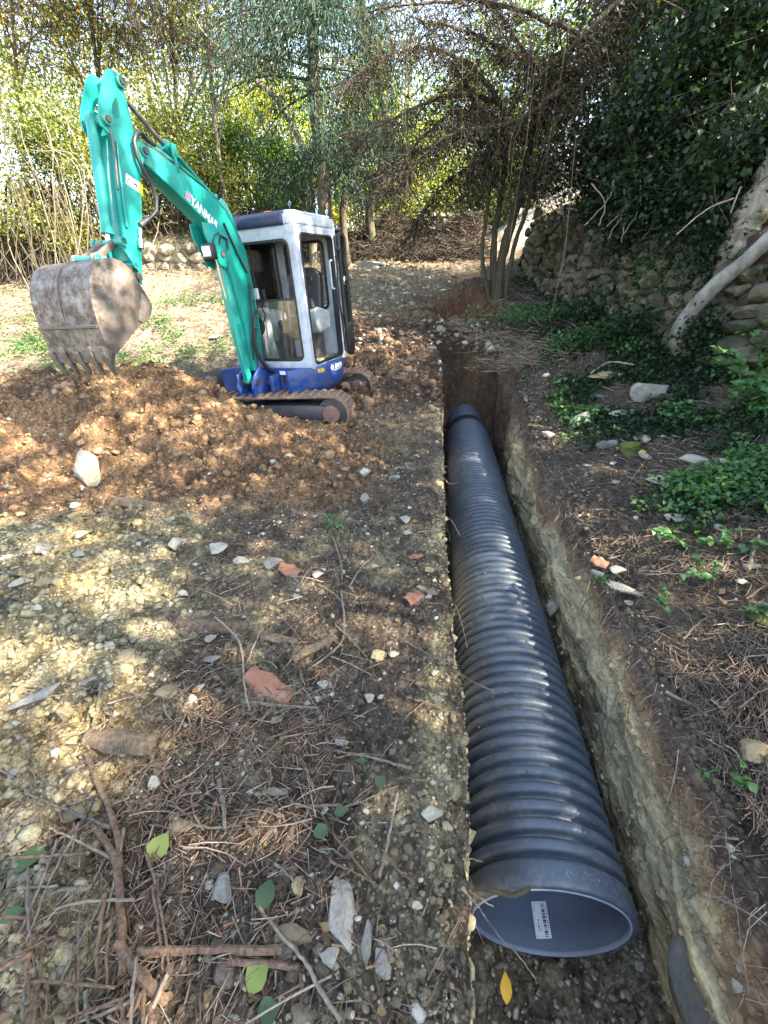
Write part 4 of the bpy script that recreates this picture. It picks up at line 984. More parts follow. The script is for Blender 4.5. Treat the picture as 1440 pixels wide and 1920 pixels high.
def build_tracks():
    uc = empty('undercarriage'); uc.parent = EX
    uc.rotation_euler = (0, 0, math.radians(101.9))
    half = .775; R = .205; zc = .215
    mb = MB(); mb.box((0, 0, .20), (.9, .80, .13)); mb.build('centre_frame', M_DKSTEEL, uc, .02)
    mb = MB(); mb.cyl((0, 0, .24), (0, 0, .345), .33, seg=36); mb.build('slew_ring', M_DKSTEEL, uc, smooth=True)
    lugme = None
    for s in (1, -1):
        tr = empty('track'); tr.parent = EX; tr.matrix_local = Matrix.Rotation(math.radians(101.9), 4, 'Z') @ Matrix.Translation((.03, s * .64, 0))
        n = 14
        def loop(r, sag=0):
            L = [(half + r * math.sin(math.pi * k / n), zc + r * math.cos(math.pi * k / n)) for k in range(n + 1)]
            L += [(-half - r * math.sin(math.pi * k / n), zc - r * math.cos(math.pi * k / n)) for k in range(n + 1)]
            return L
        mb = MB(); frame_mesh(mb, loop(R), loop(R - .028), -.15, .15, 'y'); mb.build('rubber_belt', M_TRACK, tr, .008)
        per = 4 * half + 2 * math.pi * R; nl = 44
        if lugme is None:
            mb = MB(); mb.box((0, 0, .010), (.045, .27, .026), taper=.7); lo = mb.build('track_lug', M_TRACK); lugme = lo.data; bpy.data.objects.remove(lo)
        for k in range(nl):
            d = per * (k + .3) / nl
            if d < 2 * half: p = (-half + d, zc + R, 0)
            elif d < 2 * half + math.pi * R: a = (d - 2 * half) / R; p = (half + R * math.sin(a), zc + R * math.cos(a), a)
            elif d < 4 * half + math.pi * R: p = (half - (d - 2 * half - math.pi * R), zc - R, math.pi)
            else: a = (d - 4 * half - math.pi * R) / R; p = (-half - R * math.sin(a), zc - R * math.cos(a), math.pi + a)
            if p[1] < zc - R * .9: continue
            o = bpy.data.objects.new('track_lug', lugme); COL.objects.link(o); o.parent = tr; o.location = (p[0], 0, p[1]); o.rotation_euler = (0, p[2], 0)
        o_ = s   # outer side
        mb = MB(); mb.cyl((half, -.09, zc), (half, .09, zc), R - .035, seg=32); mb.build('end_wheel', M_DKSTEEL, tr, .01, True)
        mb = MB(); mb.cyl((-half, -.09, zc), (-half, .09, zc), R - .035, seg=32); mb.build('end_wheel', M_DKSTEEL, tr, .01, True)
        mb = MB(); mb.cyl((half, -.15, zc), (half, .152, zc), .098, seg=26); mb.build('wheel_hub', M_RUST, tr, .012, True)
        mb = MB(); mb.prism([(half - .24, zc + .10), (half - .05, zc + .085), (half - .05, zc - .085), (half - .24, zc - .12), (-half + .1, zc - .12), (-half + .1, zc + .10)], -.115, .115); mb.build('side_frame', M_DKSTEEL, tr, .015)
        for k in range(4):
            x = -.48 + k * .30
            mb = MB(); mb.cyl((x, -.10, .09), (x, .10, .09), .062, seg=18); mb.build('bottom_roller', M_DKSTEEL, tr, .006, True)
    bl = empty('dozer_blade'); bl.parent = uc
    mb = MB(); mb.prism([(-1.28, .16), (-1.25, .20), (-1.235, .32), (-1.25, .44), (-1.29, .50), (-1.275, .505), (-1.22, .44), (-1.205, .32), (-1.22, .19)], -.76, .76); mb.build('mouldboard', M_DKSTEEL, bl, .004)
    for s in (.3, -.3):
        mb = MB(); mb.box((-.95, s, .26), (.60, .07, .09)); mb.build('blade_arm', M_DKSTEEL, bl, .01)
build_boom(); build_arm(); build_bucket(); build_cab(); build_body(); build_tracks()
# ------------------------------------------------------------------ placing helpers
CP, SP = math.cos(PITCH), math.sin(PITCH)
def ray(px, py):
    u, v = px - 720, py - 960
    return np.array([u, 800 * CP - v * SP, -(800 * SP + v * CP)])
def at(px, py, Y):
    d = ray(px, py); k = Y / d[1]; return Vector((d[0] * k, Y, CAMZ + d[2] * k))
def onground(px, py, lift=0.0):
    """where the line of sight meets the ground"""
    d = ray(px, py); d = d / np.linalg.norm(d)
    s = .8 * 1.012 ** np.arange(0, 330)
    P = np.array([0, 0, CAMZ])[None] + d[None] * s[:, None]
    g = G(P[:, 0], P[:, 1]); m = np.nonzero(P[:, 2] < g)[0]
    k = m[0] if len(m) else len(s) - 1
    a = s[max(k - 1, 0)]; b = s[k]
    for _ in range(14):
        c = (a + b) / 2; p = np.array([0, 0, CAMZ]) + d * c
        if p[2] < float(G(p[0], p[1])): b = c
        else: a = c
    p = np.array([0, 0, CAMZ]) + d * b
    return Vector((p[0], p[1], p[2] + lift))
def onwall(px, py, n):
    d = ray(px, py); o = np.array([0, 0, CAMZ])
    nx, ny = TY, -TX
    k = (n - ((0 - OX) * nx + (0 - OY) * ny)) / (d[0] * nx + d[1] * ny)
    return Vector(o + d * k)
def gz(x, y): return float(G(x, y))

def rock_mesh(name, seed, mat, sub=2, flat=1.0, rough=.35, cuts=15):
    import bmesh
    bm = bmesh.new(); bmesh.ops.create_icosphere(bm, subdivisions=sub, radius=1)
    r = random.Random(seed)
    pl = [(Vector((r.gauss(0, 1), r.gauss(0, 1), r.gauss(0, 1))).normalized(), r.uniform(.42, .78)) for _ in range(cuts)]
    for v in bm.verts:
        p = v.co.copy()
        for n_, d in pl:
            e = p.dot(n_)
            if e > d: p -= n_ * (e - d)
        k = float(fbm(p.x * 1.5 + seed, p.y * 1.5 + p.z, seed, 3))
        v.co = p * (1.18 + rough * .28 * k)
    me = bpy.data.meshes.new(name); bm.to_mesh(me); bm.free(); me.materials.append(mat)
    return me
def leaves(name, P, size, mat, parent=None, aspect=.62, up=.5, seed=0, dirs=None, kindof=None):
    rg = np.random.default_rng(seed); P = np.asarray(P, float); n = len(P)
    size = np.broadcast_to(np.asarray(size, float), (n,)) * rg.uniform(.6, 1.3, n)
    d = rg.normal(size=(n, 3)); d[:, 2] -= .25
    if dirs is not None: d = d * .35 + dirs
    d /= np.linalg.norm(d, axis=1)[:, None]
    nn = rg.normal(size=(n, 3)); nn[:, 2] += up * 2.5
    s = np.cross(d, nn); s /= np.linalg.norm(s, axis=1)[:, None] + 1e-9
    nn = np.cross(s, d)
    L = size[:, None]; W = (size * aspect * .5)[:, None]
    b = P; tip = P + d * L - nn * L * .12
    ml = P + d * L * .42 + s * W + nn * W * .35; mr = P + d * L * .42 - s * W + nn * W * .35
    V = np.stack([b, ml, tip, mr], 1).reshape(-1, 3)
    i = np.arange(n)[:, None] * 4
    F = np.concatenate([i + np.array([[0, 2, 1]]), i + np.array([[0, 3, 2]])], 0)
    o = mesh_np(name, V, F, mat, parent, False)
    if kindof: o['kind'] = kindof
    return o
def sticks(name, A, B, r, mat, parent=None, seed=0, bend=.0, kindof='stuff', segs=1):
    """many thin three-sided sticks as one mesh"""
    rg = np.random.default_rng(seed); A = np.asarray(A, float); B = np.asarray(B, float); n = len(A)
    r = np.broadcast_to(np.asarray(r, float), (n,))
    d = B - A; L = np.linalg.norm(d, axis=1)[:, None]; d = d / (L + 1e-9)
    q = rg.normal(size=(n, 3)); s = np.cross(d, q); s /= np.linalg.norm(s, axis=1)[:, None] + 1e-9; u = np.cross(s, d)
    rows = []
    bo = s * (rg.uniform(-1, 1, (n, 1)) * bend * L)
    for k in range(segs + 1):
        f = k / segs; c = A + (B - A) * f + bo * (4 * f * (1 - f))
        rad = (r * (1 - .6 * f))[:, None]
        for a in (0, 2.0944, 4.18879): rows.append(c + (s * math.cos(a) + u * math.sin(a)) * rad)
    V = np.stack(rows, 1).reshape(-1, 3); m = 3 * (segs + 1)
    fs = []
    for k in range(segs):
        for a in range(3): fs.append((3 * k + a, 3 * k + (a + 1) % 3, 3 * k + 3 + (a + 1) % 3, 3 * k + 3 + a))
    F = (np.array(fs)[None] + (np.arange(n) * m)[:, None, None]).reshape(-1, 4)
    o = mesh_np(name, V, F, mat, parent, False)
    if kindof: o['kind'] = kindof
    return o
def curve(pts, n=10, wob=0, rr=random):
    """smooth path through points"""
    P = [Vector(p) for p in pts]; out = []
    for i in range(len(P) - 1):
        p0 = P[max(i - 1, 0)]; p1 = P[i]; p2 = P[i + 1]; p3 = P[min(i + 2, len(P) - 1)]
        for k in range(n):
            t = k / n
            q = .5 * ((2 * p1) + (p2 - p0) * t + (2 * p0 - 5 * p1 + 4 * p2 - p3) * t * t + (3 * p1 - p0 - 3 * p2 + p3) * t ** 3)
            if wob: q += Vector((rr.uniform(-1, 1), rr.uniform(-1, 1), rr.uniform(-1, 1))) * wob
            out.append(q)
    out.append(P[-1]); return out
def branch(name, pts, r0, r1, mat, parent=None, seg=8, n=6, wob=0, knob=.12, rr=random):
    P = curve(pts, n, wob, rr); m = len(P)
    R = [(r0 + (r1 - r0) * (i / (m - 1)) ** .8) * (1 + rr.uniform(-knob, knob)) for i in range(m)]
    mb = MB(); mb.tube(P, R, seg); return mb.build(name, mat, parent, smooth=True)
def ellipsoid_pts(c, rad, n, rg, clumps=40, spread=.28, shell=.55):
    """clumpy points in an ellipsoid"""
    c = np.array(c, float); rad = np.array(rad, float)
    q = rg.normal(size=(clumps, 3)); q /= np.linalg.norm(q, axis=1)[:, None]
    q *= (shell + (1 - shell) * rg.uniform(0, 1, (clumps, 1)) ** .6)
    w = rg.uniform(.3, 1.6, clumps); w /= w.sum()
    k = rg.choice(clumps, n, p=w)
    p = q[k] + rg.normal(size=(n, 3)) * spread * rg.uniform(.5, 1.3, clumps)[k][:, None] * .6
    return c + p * rad, c + q * rad
def tree(name, label, cat, base, top, r0, crown, nleaf, lsize, lmat, bmat, group=None, seed=1, nlimb=6, mid=None, clumps=45, spread=.3, aspect=.6, up=.5, twigs=0, shell=.5):
    """crown = (centre, radii)"""
    base = Vector(base); root = empty(name, base); tagged(root, label, cat, group)
    rr = random.Random(seed); rg = np.random.default_rng(seed)
    T = Vector(top) - base; pts = [Vector((0, 0, -.3))] + ([Vector(m) - base for m in mid] if mid else [T * .35 + Vector((rr.uniform(-.2, .2), rr.uniform(-.2, .2), 0))]) + [T]
    branch('trunk', pts, r0, r0 * .35, bmat, root, 10, 6, .0, .1, rr)
    C = np.array(crown[0]) - np.array(base[:]); 
    P, cl = ellipsoid_pts(C, crown[1], nleaf, rg, clumps, spread, shell)
    for i in range(nlimb):
        f = rr.uniform(.45, .98); s0 = curve(pts, 6)[int(f * (len(pts) - 1) * 6)]
        e = Vector(cl[rr.randrange(len(cl))]); m_ = (s0 + e) / 2 + Vector((rr.uniform(-.3, .3), rr.uniform(-.3, .3), rr.uniform(-.1, .4)))
        branch('limb', [s0, m_, e], r0 * .36, r0 * .08, bmat, root, 6, 4, 0, .1, rr)
    leaves('crown', P, lsize, lmat, root, aspect, up, seed)
    if twigs:
        k = rg.integers(0, len(cl), twigs); A = cl[k] + rg.normal(size=(twigs, 3)) * .25 * np.array(crown[1]) * .4
        B = A + rg.normal(size=(twigs, 3)) * .35 + np.array([0, 0, -.12])
        sticks('twigs', A, B, rg.uniform(.003, .009, twigs), L_TWIG, root, seed, .1, 'stuff', 2)
    return root
def copy_at(o, loc, rz, sc, label=None, group=None):
    c = copy_tree(o); c.location = loc; c.rotation_euler = (0, 0, rz); c.scale = (sc, sc, sc)
    if label: c['label'] = label
    if group: c['group'] = group
    return c

# ------------------------------------------------------------------ stone walls
def build_walls():
    rr = random.Random(5)
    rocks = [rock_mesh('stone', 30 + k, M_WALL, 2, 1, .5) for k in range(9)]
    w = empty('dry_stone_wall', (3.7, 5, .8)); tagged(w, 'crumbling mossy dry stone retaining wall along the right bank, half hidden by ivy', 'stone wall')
    wl = Vector(w.location); cnt = 0
    y = 1.9
    while y < 11.2 and cnt < 285:
        base = float(smooth_ground(wall_line_x(y) - .05, y))
        h = 0; step = rr.uniform(.19, .34)
        while h < 1.1:
            sz = rr.uniform(.075, .135) * (1.15 if y < 6 else 1)
            yy = y + rr.uniform(-.06, .06); x = wall_line_x(yy) - .02 + .26 * h + rr.uniform(-.03, .05)
            if rr.random() < .96 and cnt < 290:
                o = bpy.data.objects.new('stone', rocks[rr.randrange(9)]); COL.objects.link(o); o.parent = w
                o.location = Vector((x, yy, base + h + sz * .5)) - wl
                o.scale = (sz * rr.uniform(.9, 1.3), step * rr.uniform(.55, .80), sz * rr.uniform(.75, 1.15))
                o.rotation_euler = (rr.uniform(-.3, .3), rr.uniform(-.25, .25), rr.uniform(-.35, .35)); cnt += 1
            h += sz * 1.45
        y += step
    # terrace wall behind the bucket
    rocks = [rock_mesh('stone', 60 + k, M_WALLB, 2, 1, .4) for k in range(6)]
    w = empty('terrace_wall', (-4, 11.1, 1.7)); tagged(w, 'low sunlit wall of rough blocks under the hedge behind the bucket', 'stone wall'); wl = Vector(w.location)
    for row in range(4):
        x = -6.3 + rr.uniform(0, .2)
        while x < -2.25:
            s = rr.uniform(.15, .27); yy = 11.12 - .05 * x + .03 * row + rr.uniform(-.03, .03)
            o = bpy.data.objects.new('stone', rocks[rr.randrange(6)]); COL.objects.link(o); o.parent = w
            z = float(smooth_ground(x, 10.7)) + .08 + row * .19
            o.location = Vector((x + s, yy, z)) - wl; o.scale = (s * 1.08, .16, .13 * rr.uniform(.85, 1.15)); o.rotation_euler = (rr.uniform(-.15, .15), rr.uniform(-.12, .12), rr.uniform(-.2, .2))
            x += 2 * s
    # distant wall of small squared stones beyond the crest
    rocks = [rock_mesh('stone', 80 + k, M_GREY, 1, 1, .2) for k in range(4)]
    c = at(835, 458, 18.5); w = empty('ruined_wall', c); tagged(w, 'small grey wall of squared stones in the distance beyond the rubble crest', 'stone wall')
    for row in range(7):
        for k in range(9 - row // 3):
            o = bpy.data.objects.new('stone', rocks[rr.randrange(4)]); COL.objects.link(o); o.parent = w
            o.location = (-1.1 + k * .29 + rr.uniform(-.04, .04) + (row % 2) * .13, rr.uniform(-.03, .03), -.25 + row * .19); o.scale = (.155, .16, .105); o.rotation_euler = (rr.uniform(-.1, .1), rr.uniform(-.1, .1), rr.uniform(-.1, .1))
    c = at(1045, 400, 17.0); rocks = [rock_mesh('stone', 90 + k, M_LIME, 2, 1, .4) for k in range(4)]
    w = empty('hillside_wall', c); tagged(w, 'pale sunlit stone wall climbing the slope at the far right', 'stone wall')
    for row in range(13):
        for k in range(15):
            if k + rr.uniform(-1, 1) < row * .55 - 1: continue
            o = bpy.data.objects.new('stone', rocks[rr.randrange(4)]); COL.objects.link(o); o.parent = w
            o.location = (-1.6 + k * .33 + rr.uniform(-.05, .05), rr.uniform(-.05, .05) + .04 * row, -.9 + row * .24); o.scale = (.18, .2, .13); o.rotation_euler = (rr.uniform(-.2, .2), rr.uniform(-.2, .2), rr.uniform(-.2, .2))
build_walls()

# ------------------------------------------------------------------ trees and bushes
def build_vegetation():
    rr = random.Random(11); rg = np.random.default_rng(11)
    # hedge mass on the terrace at the back left
    hedge = [((40, 330), 10.6, (1.5, .9, 1.5), 'large yellow green bush at the far left edge beyond the bucket', L_HEDGE),
             ((170, 350), 12.0, (1.6, 1.0, 1.45), 'dense sunlit yellow green bush directly above the excavator bucket', L_HEDGE),
             ((330, 330), 12.6, (1.5, 1.0, 1.35), 'sunlit bush seen between the excavator arm and boom', L_HEDGE),
             ((480, 360), 13.6, (1.5, 1.0, 1.2), 'shaggy olive bush seen above the cab roof', L_GREEN),
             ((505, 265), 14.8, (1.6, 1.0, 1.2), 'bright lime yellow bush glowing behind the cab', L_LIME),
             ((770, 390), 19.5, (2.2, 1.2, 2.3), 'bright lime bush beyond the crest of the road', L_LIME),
             ((700, 340), 17.5, (1.6, 1.0, 2.0), 'tall sunlit bush between the dark trunks', L_LIME),
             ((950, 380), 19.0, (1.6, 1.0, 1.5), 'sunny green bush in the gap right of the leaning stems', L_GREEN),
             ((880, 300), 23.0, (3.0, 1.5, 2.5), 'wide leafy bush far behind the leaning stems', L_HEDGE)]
    for i, ((px, py), Y, rad, lab, lm) in enumerate(hedge):
        c = at(px, py, Y); base = Vector((c.x, Y, gz(c.x, Y)))
        b = empty('bush', base); tagged(b, lab, 'bush')
        P, cl = ellipsoid_pts(np.array(c) - np.array(base), rad, 21000 if i < 4 else 12000, np.random.default_rng(200 + i), 46, .30, .62)
        leaves('foliage', P, .062 if Y < 15 else .11, lm, b, .7, .6, 200 + i)
        n_ = 420; A = cl[rg.integers(0, len(cl), n_)] * np.array([1, 1, .8]); A[:, 2] = np.minimum(A[:, 2], 1.8)
        B = A * np.array([.9, .9, 0]) + rg.normal(size=(n_, 3)) * np.array([.45, .3, .05])
        sticks('stems', A, B, rg.uniform(.006, .016, n_), L_TWIG, b, i, .12, 'stuff', 3)
    # arching bare brambles at the left edge and roots hanging under the hedge
    for k in range(46):
        px = rr.uniform(-20, 150) if k < 26 else rr.uniform(150, 440); Yk = rr.uniform(6.8, 9.5) if k < 26 else 11.0
        a_ = at(px + rr.uniform(-60, 40), rr.uniform(180, 330), Yk) if k < 26 else at(px, rr.uniform(395, 430), Yk); b_ = Vector((a_.x + rr.uniform(-.5, .5), Yk - rr.uniform(-.3, .4), 0)); b_.z = gz(b_.x, b_.y) + (0 if k < 26 else .35)
        q = empty('bare_bramble', b_); tagged(q, 'bare arching bramble at the left edge behind the bucket' if k < 26 else 'bare root hanging under the hedge above the terrace wall', 'bramble', 'arching brambles at the left edge' if k < 26 else 'roots hanging under the hedge')
        branch('stem', [a_ - b_, (a_ - b_) * rr.uniform(.45, .7) + Vector((rr.uniform(-.6, .6), rr.uniform(-.3, .3), rr.uniform(.1, .6))), Vector((0, 0, 0))], .006, .008, B_GREY if k % 3 == 0 else B_DARK, q, 5, 6, .02)
    # trees on the terrace, small yellowing leaves with sky in the gaps
    back = [(60, 13.5, 7.0, 'tangled tree with browning leaves filling the top left corner', L_YEL, 3.0),
            (215, 14.5, 8.2, 'thin tree with yellowing leaves behind the tip of the raised arm', L_YEL, 2.8),
            (330, 13.6, 7.4, 'slender tree with pale olive leaves above the boom', L_HEDGE, 2.5),
            (432, 12.4, 7.6, 'straight slim trunk rising just left of the cab', L_HEDGE, 2.3),
            (520, 16.0, 8.6, 'tall airy tree behind the dark conifer', L_HEDGE, 2.8)]
    for i, (px, Y, H, lab, lm, R) in enumerate(back):
        b = at(px, 440, Y); b.z = gz(b.x, b.y); t = at(px + rr.uniform(-20, 25), 60, Y); t.z = b.z + H * .8
        tree('tree', lab, 'tree', b, t, .075, ((t.x, Y, b.z + H * .72), (R, 1.6, H * .36)), 5200, .08, lm, B_GREY, 'trees on the back terrace', 300 + i, 11, None, 60, .36, .65, .4, 3200)
    # far ring
    p = tree('tree', 'tall leafy tree in the far wood', 'tree', (-9, 22, 3), (-8.8, 22, 11), .16, ((-9, 22, 8), (4.0, 3.0, 3.4)), 6800, .15, L_HEDGE, B_GREY, 'leafy trees of the far wood behind the clearing', 400, 8, None, 70, .3)
    p2 = tree('tree', 'tall green tree in the far wood', 'tree', (1, 26, 3.3), (1.2, 26, 11), .18, ((1, 26, 7.8), (4.2, 3.0, 3.4)), 6800, .16, L_GREEN, B_GREY, 'green trees of the far wood', 401, 8, None, 70, .3)
    for i, (x, y, sc) in enumerate([(-15, 20, 1.0), (-20, 14, 1.1), (-4.5, 27, .95), (-14, 30, 1.2), (7, 30, 1.2), (-22, 24, 1.2), (-13.5, 11, .8)]):
        copy_at(p, (x, y, gz(x, y) - .1), i * 1.3, sc)
    for i, (x, y, sc) in enumerate([(6.5, 24, .8), (12, 22, 1.0), (14, 29, 1.2), (-8, 33, 1.1), (18, 16, 1.1), (11.5, 14, .85)]):
        copy_at(p2, (x, y, gz(x, y) - .2), i * 1.7 + 1, sc)
    # dark conifer behind the cab
    Y = 11.0; b = at(612, 470, Y); b.z = gz(b.x, b.y); t = at(585, -250, Y)
    root = empty('conifer', b); tagged(root, 'dark blue green conifer with a thick trunk rising behind the cab', 'tree')
    tr = [Vector((0, 0, -.3)), at(606, 330, Y) - b, at(588, 150, Y) - b, t - b]
    branch('trunk', tr, .17, .10, B_DARK, root, 12, 6, 0, .08, rr)
    A = []; D = []
    path = curve(tr, 12)
    for k in range(34):
        f = rr.uniform(.28, 1); s0 = path[int(f * (len(path) - 1))]; a = rr.uniform(0, 6.28); L = rr.uniform(.8, 2.1)
        e = s0 + Vector((math.cos(a) * L, math.sin(a) * L * .7, rr.uniform(-.9, .1))); m_ = (s0 + e) / 2 + Vector((0, 0, .2))
        branch('limb', [s0, m_, e], .03, .006, B_DARK, root, 5, 4)
        for q in curve([s0, m_, e], 5)[2:]:
            n_ = 45; P = np.array(q) + rg.normal(size=(n_, 3)) * np.array([.26, .26, .20]); A.append(P)
            dd = rg.normal(size=(n_, 3)) * .5 + np.array([math.cos(a) * .5, math.sin(a) * .5, -.9]); D.append(dd)
    leaves('crown', np.concatenate(A), .15, L_CON, root, .13, .2, 500, np.concatenate(D))
    # conifer-like drooping dark growth to its right
    for j, (px, py0, py1, Y, r_, lab) in enumerate([(655, 470, 60, 12.0, .10, 'dark trunk with drooping needles right of the cab roof'), (705, 470, 20, 12.6, .13, 'sinuous dark trunk standing left of the gap in the wood')]):
        b = at(px, py0, Y); b.z = gz(b.x, b.y); root = empty('conifer', b); tagged(root, lab, 'tree')
        tr = [Vector((0, 0, -.3)), at(px - 12, 390, Y) - b, at(px + 22, 250, Y) - b, at(px + 30 - 60 * j, py1, Y) - b, at(px - 20, -300, Y) - b]
        branch('trunk', tr, r_, r_ * .5, B_DARK, root, 10, 6, 0, .1, rr)
        path = curve(tr, 10); A = []; D = []
        for k in range(26):
            f = rr.uniform(.35, 1); s0 = path[int(f * (len(path) - 1))]; a = rr.uniform(0, 6.28); L = rr.uniform(.6, 1.7)
            e = s0 + Vector((math.cos(a) * L, math.sin(a) * L * .7, rr.uniform(-.7, .3))); m_ = (s0 + e) / 2 + Vector((0, 0, .15))
            branch('limb', [s0, m_, e], .022, .005, B_DARK, root, 5, 3)
            for q in curve([s0, m_, e], 4)[1:]:
                n_ = 34; A.append(np.array(q) + rg.normal(size=(n_, 3)) * .24); D.append(rg.normal(size=(n_, 3)) * .6 + np.array([0, 0, -.8]))
        leaves('crown', np.concatenate(A), .14, L_CON, root, .14, .2, 510 + j, np.concatenate(D))
    # leaning bare branch tree in front of them
    Y = 12.0; b = at(585, 470, Y); b.z = gz(b.x, b.y); root = empty('leaning_tree', b); tagged(root, 'thin grey tree leaning left above the cab with a forked bare top', 'tree')
    branch('trunk', [Vector((0, 0, -.2)), at(580, 330, Y) - b, at(556, 250, Y) - b, at(520, 190, Y) - b, at(480, 150, Y) - b, at(425, 100, Y) - b], .095, .035, B_GREY, root, 9, 6, .01)
    for pts in ([(556, 250), (545, 200), (548, 165)], [(520, 190), (500, 150), (470, 120), (440, 120)], [(480, 150), (470, 90), (440, 20)], [(425, 100), (380, 60), (360, 20)]):
        branch('limb', [at(x, y, Y) - b for x, y in pts], .035, .008, B_GREY, root, 6, 5, .01)
    # --------- the multi-stemmed tree by the root pit
    Y = 9.2; b = at(935, 562, Y); b.z = gz(b.x, b.y); root = empty('multistem_tree', b)
    tagged(root, 'tree of several slim leaning stems with a brown drooping crown beside the root pit', 'tree')
    stems = [([(935, 575), (938, 500), (962, 410), (985, 330), (1003, 250), (1060, 160), (1130, 90)], .10, 0),
             ([(930, 575), (925, 470), (938, 370), (950, 280), (935, 190), (880, 120)], .07, .1),
             ([(925, 570), (905, 480), (915, 380), (918, 300), (900, 200), (840, 110)], .045, -.3),
             ([(945, 575), (960, 480), (985, 400), (1010, 320), (1040, 230), (1040, 100)], .05, -.2)]
    paths = []
    for pts, r_, dy in stems:
        P = [at(x, y, Y + dy * (575 - y) / 300) - b for x, y in pts]; P[0].z -= .2
        branch('trunk', P, r_, r_ * .4, B_DARK, root, 9, 6, .012, .12, rr); paths.append(curve(P, 8))
    limbs = [[(1003, 250), (1000, 150), (960, 60), (900, -20)], [(1130, 90), (1180, 20), (1230, -60)], [(950, 280), (860, 260), (770, 290), (690, 330)], [(935, 190), (840, 180), (740, 220), (660, 260)], [(880, 120), (800, 90), (720, 110), (640, 160)],
             [(985, 330), (1060, 290), (1120, 220), (1180, 130)], [(900, 200), (820, 230), (760, 300), (730, 360)], [(1060, 160), (980, 110), (880, 60), (790, 40)], [(918, 300), (850, 330), (800, 390), (780, 430)]]
    lp = []
    for pts in limbs:
        yy = Y + rr.uniform(-1.6, .6)
        P = [at(x, y, Y + (yy - Y) * k / 3) - b for k, (x, y) in enumerate(pts)]
        branch('limb', P, .038, .010, B_DARK, root, 7, 6, .02, .1, rr); lp.append(curve(P, 10))
    for pts in ([(1440, 60), (1250, 20), (1100, -30)], [(1230, -60), (1080, 80), (960, 200), (900, 330)], [(1300, -40), (1180, 60), (1060, 200), (1010, 330)], [(1130, 90), (1010, 30), (870, 0), (700, 20)], [(1060, 160), (960, 230), (850, 250), (760, 330)]):
        P = [at(x, y, Y - .9 + rr.uniform(-.3, .3)) - b for x, y in pts]
        branch('limb', P, .042, .012, B_DARK, root, 7, 7, .02, .1, rr); lp.append(curve(P, 8))
    A = []; B = []; LP = []
    for path in lp + [q[len(q) // 2:] for q in paths]:
        for q in path:
            for _ in range(7):
                a = rr.uniform(0, 6.28); l = rr.uniform(.2, .9); s0 = np.array(q)
                e = s0 + np.array([math.cos(a) * l * .8, math.sin(a) * l * .8, rr.uniform(-.85, .25) * l]); A.append(s0); B.append(e)
                for __ in range(3):
                    f = rr.uniform(.3, 1); s1 = s0 + (e - s0) * f; l2 = rr.uniform(.12, .45); a2 = rr.uniform(0, 6.28)
                    e2 = s1 + np.array([math.cos(a2) * l2 * .6, math.sin(a2) * l2 * .6, -l2 * rr.uniform(-.2, 1)]); A.append(s1); B.append(e2)
                    for ___ in range(1): LP.append(e2 + rg.normal(size=3) * .09)
    sticks('twigs', A, B, rg.uniform(.0025, .008, len(A)), L_TWIG, root, 3, .12, 'stuff', 3)
    leaves('crown', LP, .055, leaf_mat('olive dry leaves', [(.05, .055, .025), (.09, .085, .035), (.12, .085, .04)], .3), root, .5, .2, 520)
    # vines hanging straight down from that crown
    for k in range(16):
        px = rr.choice((760, 800, 850, 905, 930, 960, 1000, 1030, 1040, 1055, 1075, 1100, 890, 870, 1015, 980)) + rr.uniform(-10, 10)
        Yv = Y - rr.uniform(.2, 3.2); top = at(px + rr.uniform(-12, 12), rr.uniform(0, 180), Yv); bot = at(px + rr.uniform(-15, 5), rr.uniform(330, 520), Yv)
        bot.x = top.x + rr.uniform(-.12, .12); r_ = empty('hanging_vine', bot); tagged(r_, 'thin bare vine hanging down from the drooping crown', 'vine', 'vines hanging from the trees over the road')
        branch('stem', [top - bot, (top - bot) * .6 + Vector((rr.uniform(-.06, .06), 0, 0)), (top - bot) * .3 + Vector((rr.uniform(-.05, .05), 0, 0)), Vector((0, 0, 0))], .0036, .0020, B_DARK, r_, 5, 5, .008)
    for k, (a_, b_, Yv, lab) in enumerate([((1068, 380), (1030, 600), 7.0, 'pale broken vine end dangling in front of the stone wall'), ((1080, 250), (1035, 590), 7.4, 'long vine trailing down to the wall right of the leaning stems')]):
        p0 = at(*a_, Yv); p1 = at(*b_, Yv); r_ = empty('hanging_vine', p1); tagged(r_, lab, 'vine')
        branch('stem', [p0 - p1, (p0 - p1) * .5 + Vector((.05, 0, 0)), Vector((0, 0, 0))], .003, .0045, B_GREY, r_, 5, 6, .01)
    # --------- ivy covered growth above the wall on the right
    ivy = [((1230, 110), 9.0, (1.7, 1.2, 1.9), 'high dark ivy clad tree with light breaking through its crown', .12, 15000),
           ((1200, 330), 8.4, (.8, .8, 1.0), 'dark ivy thicket on the wall top right of the leaning stems', .06, 14000),
           ((1290, 300), 7.3, (1.2, .9, 1.15), 'dense black green ivy thicket above the middle of the wall', .07, 17000),
           ((1400, 150), 7.0, (1.1, .9, 1.6), 'massive dark trunk wrapped in ivy at the upper right', .26, 15000),
           ((1430, 330), 6.0, (.8, .7, .8), 'ivy clump over the wall end near the pale leaning trunk', .05, 9000)]
    for i, ((px, py), Yi, rad, lab, r_, nl) in enumerate(ivy):
        c = at(px, py, Yi); b = Vector((c.x + .1, Yi, gz(c.x, Yi)))
        t = Vector((c.x, Yi, c.z + rad[2] * .8))
        if i == 3: b = at(1420, 400, Yi); b.z = gz(b.x, Yi); t = at(1395, -150, Yi)
        tree('ivy_tree', lab, 'tree', b, t, r_, ((c.x, Yi, c.z), rad), nl, .075, L_IVY, B_DARK, None, 600 + i, 7, None, 80, .3, .8, .5, 500, .45)
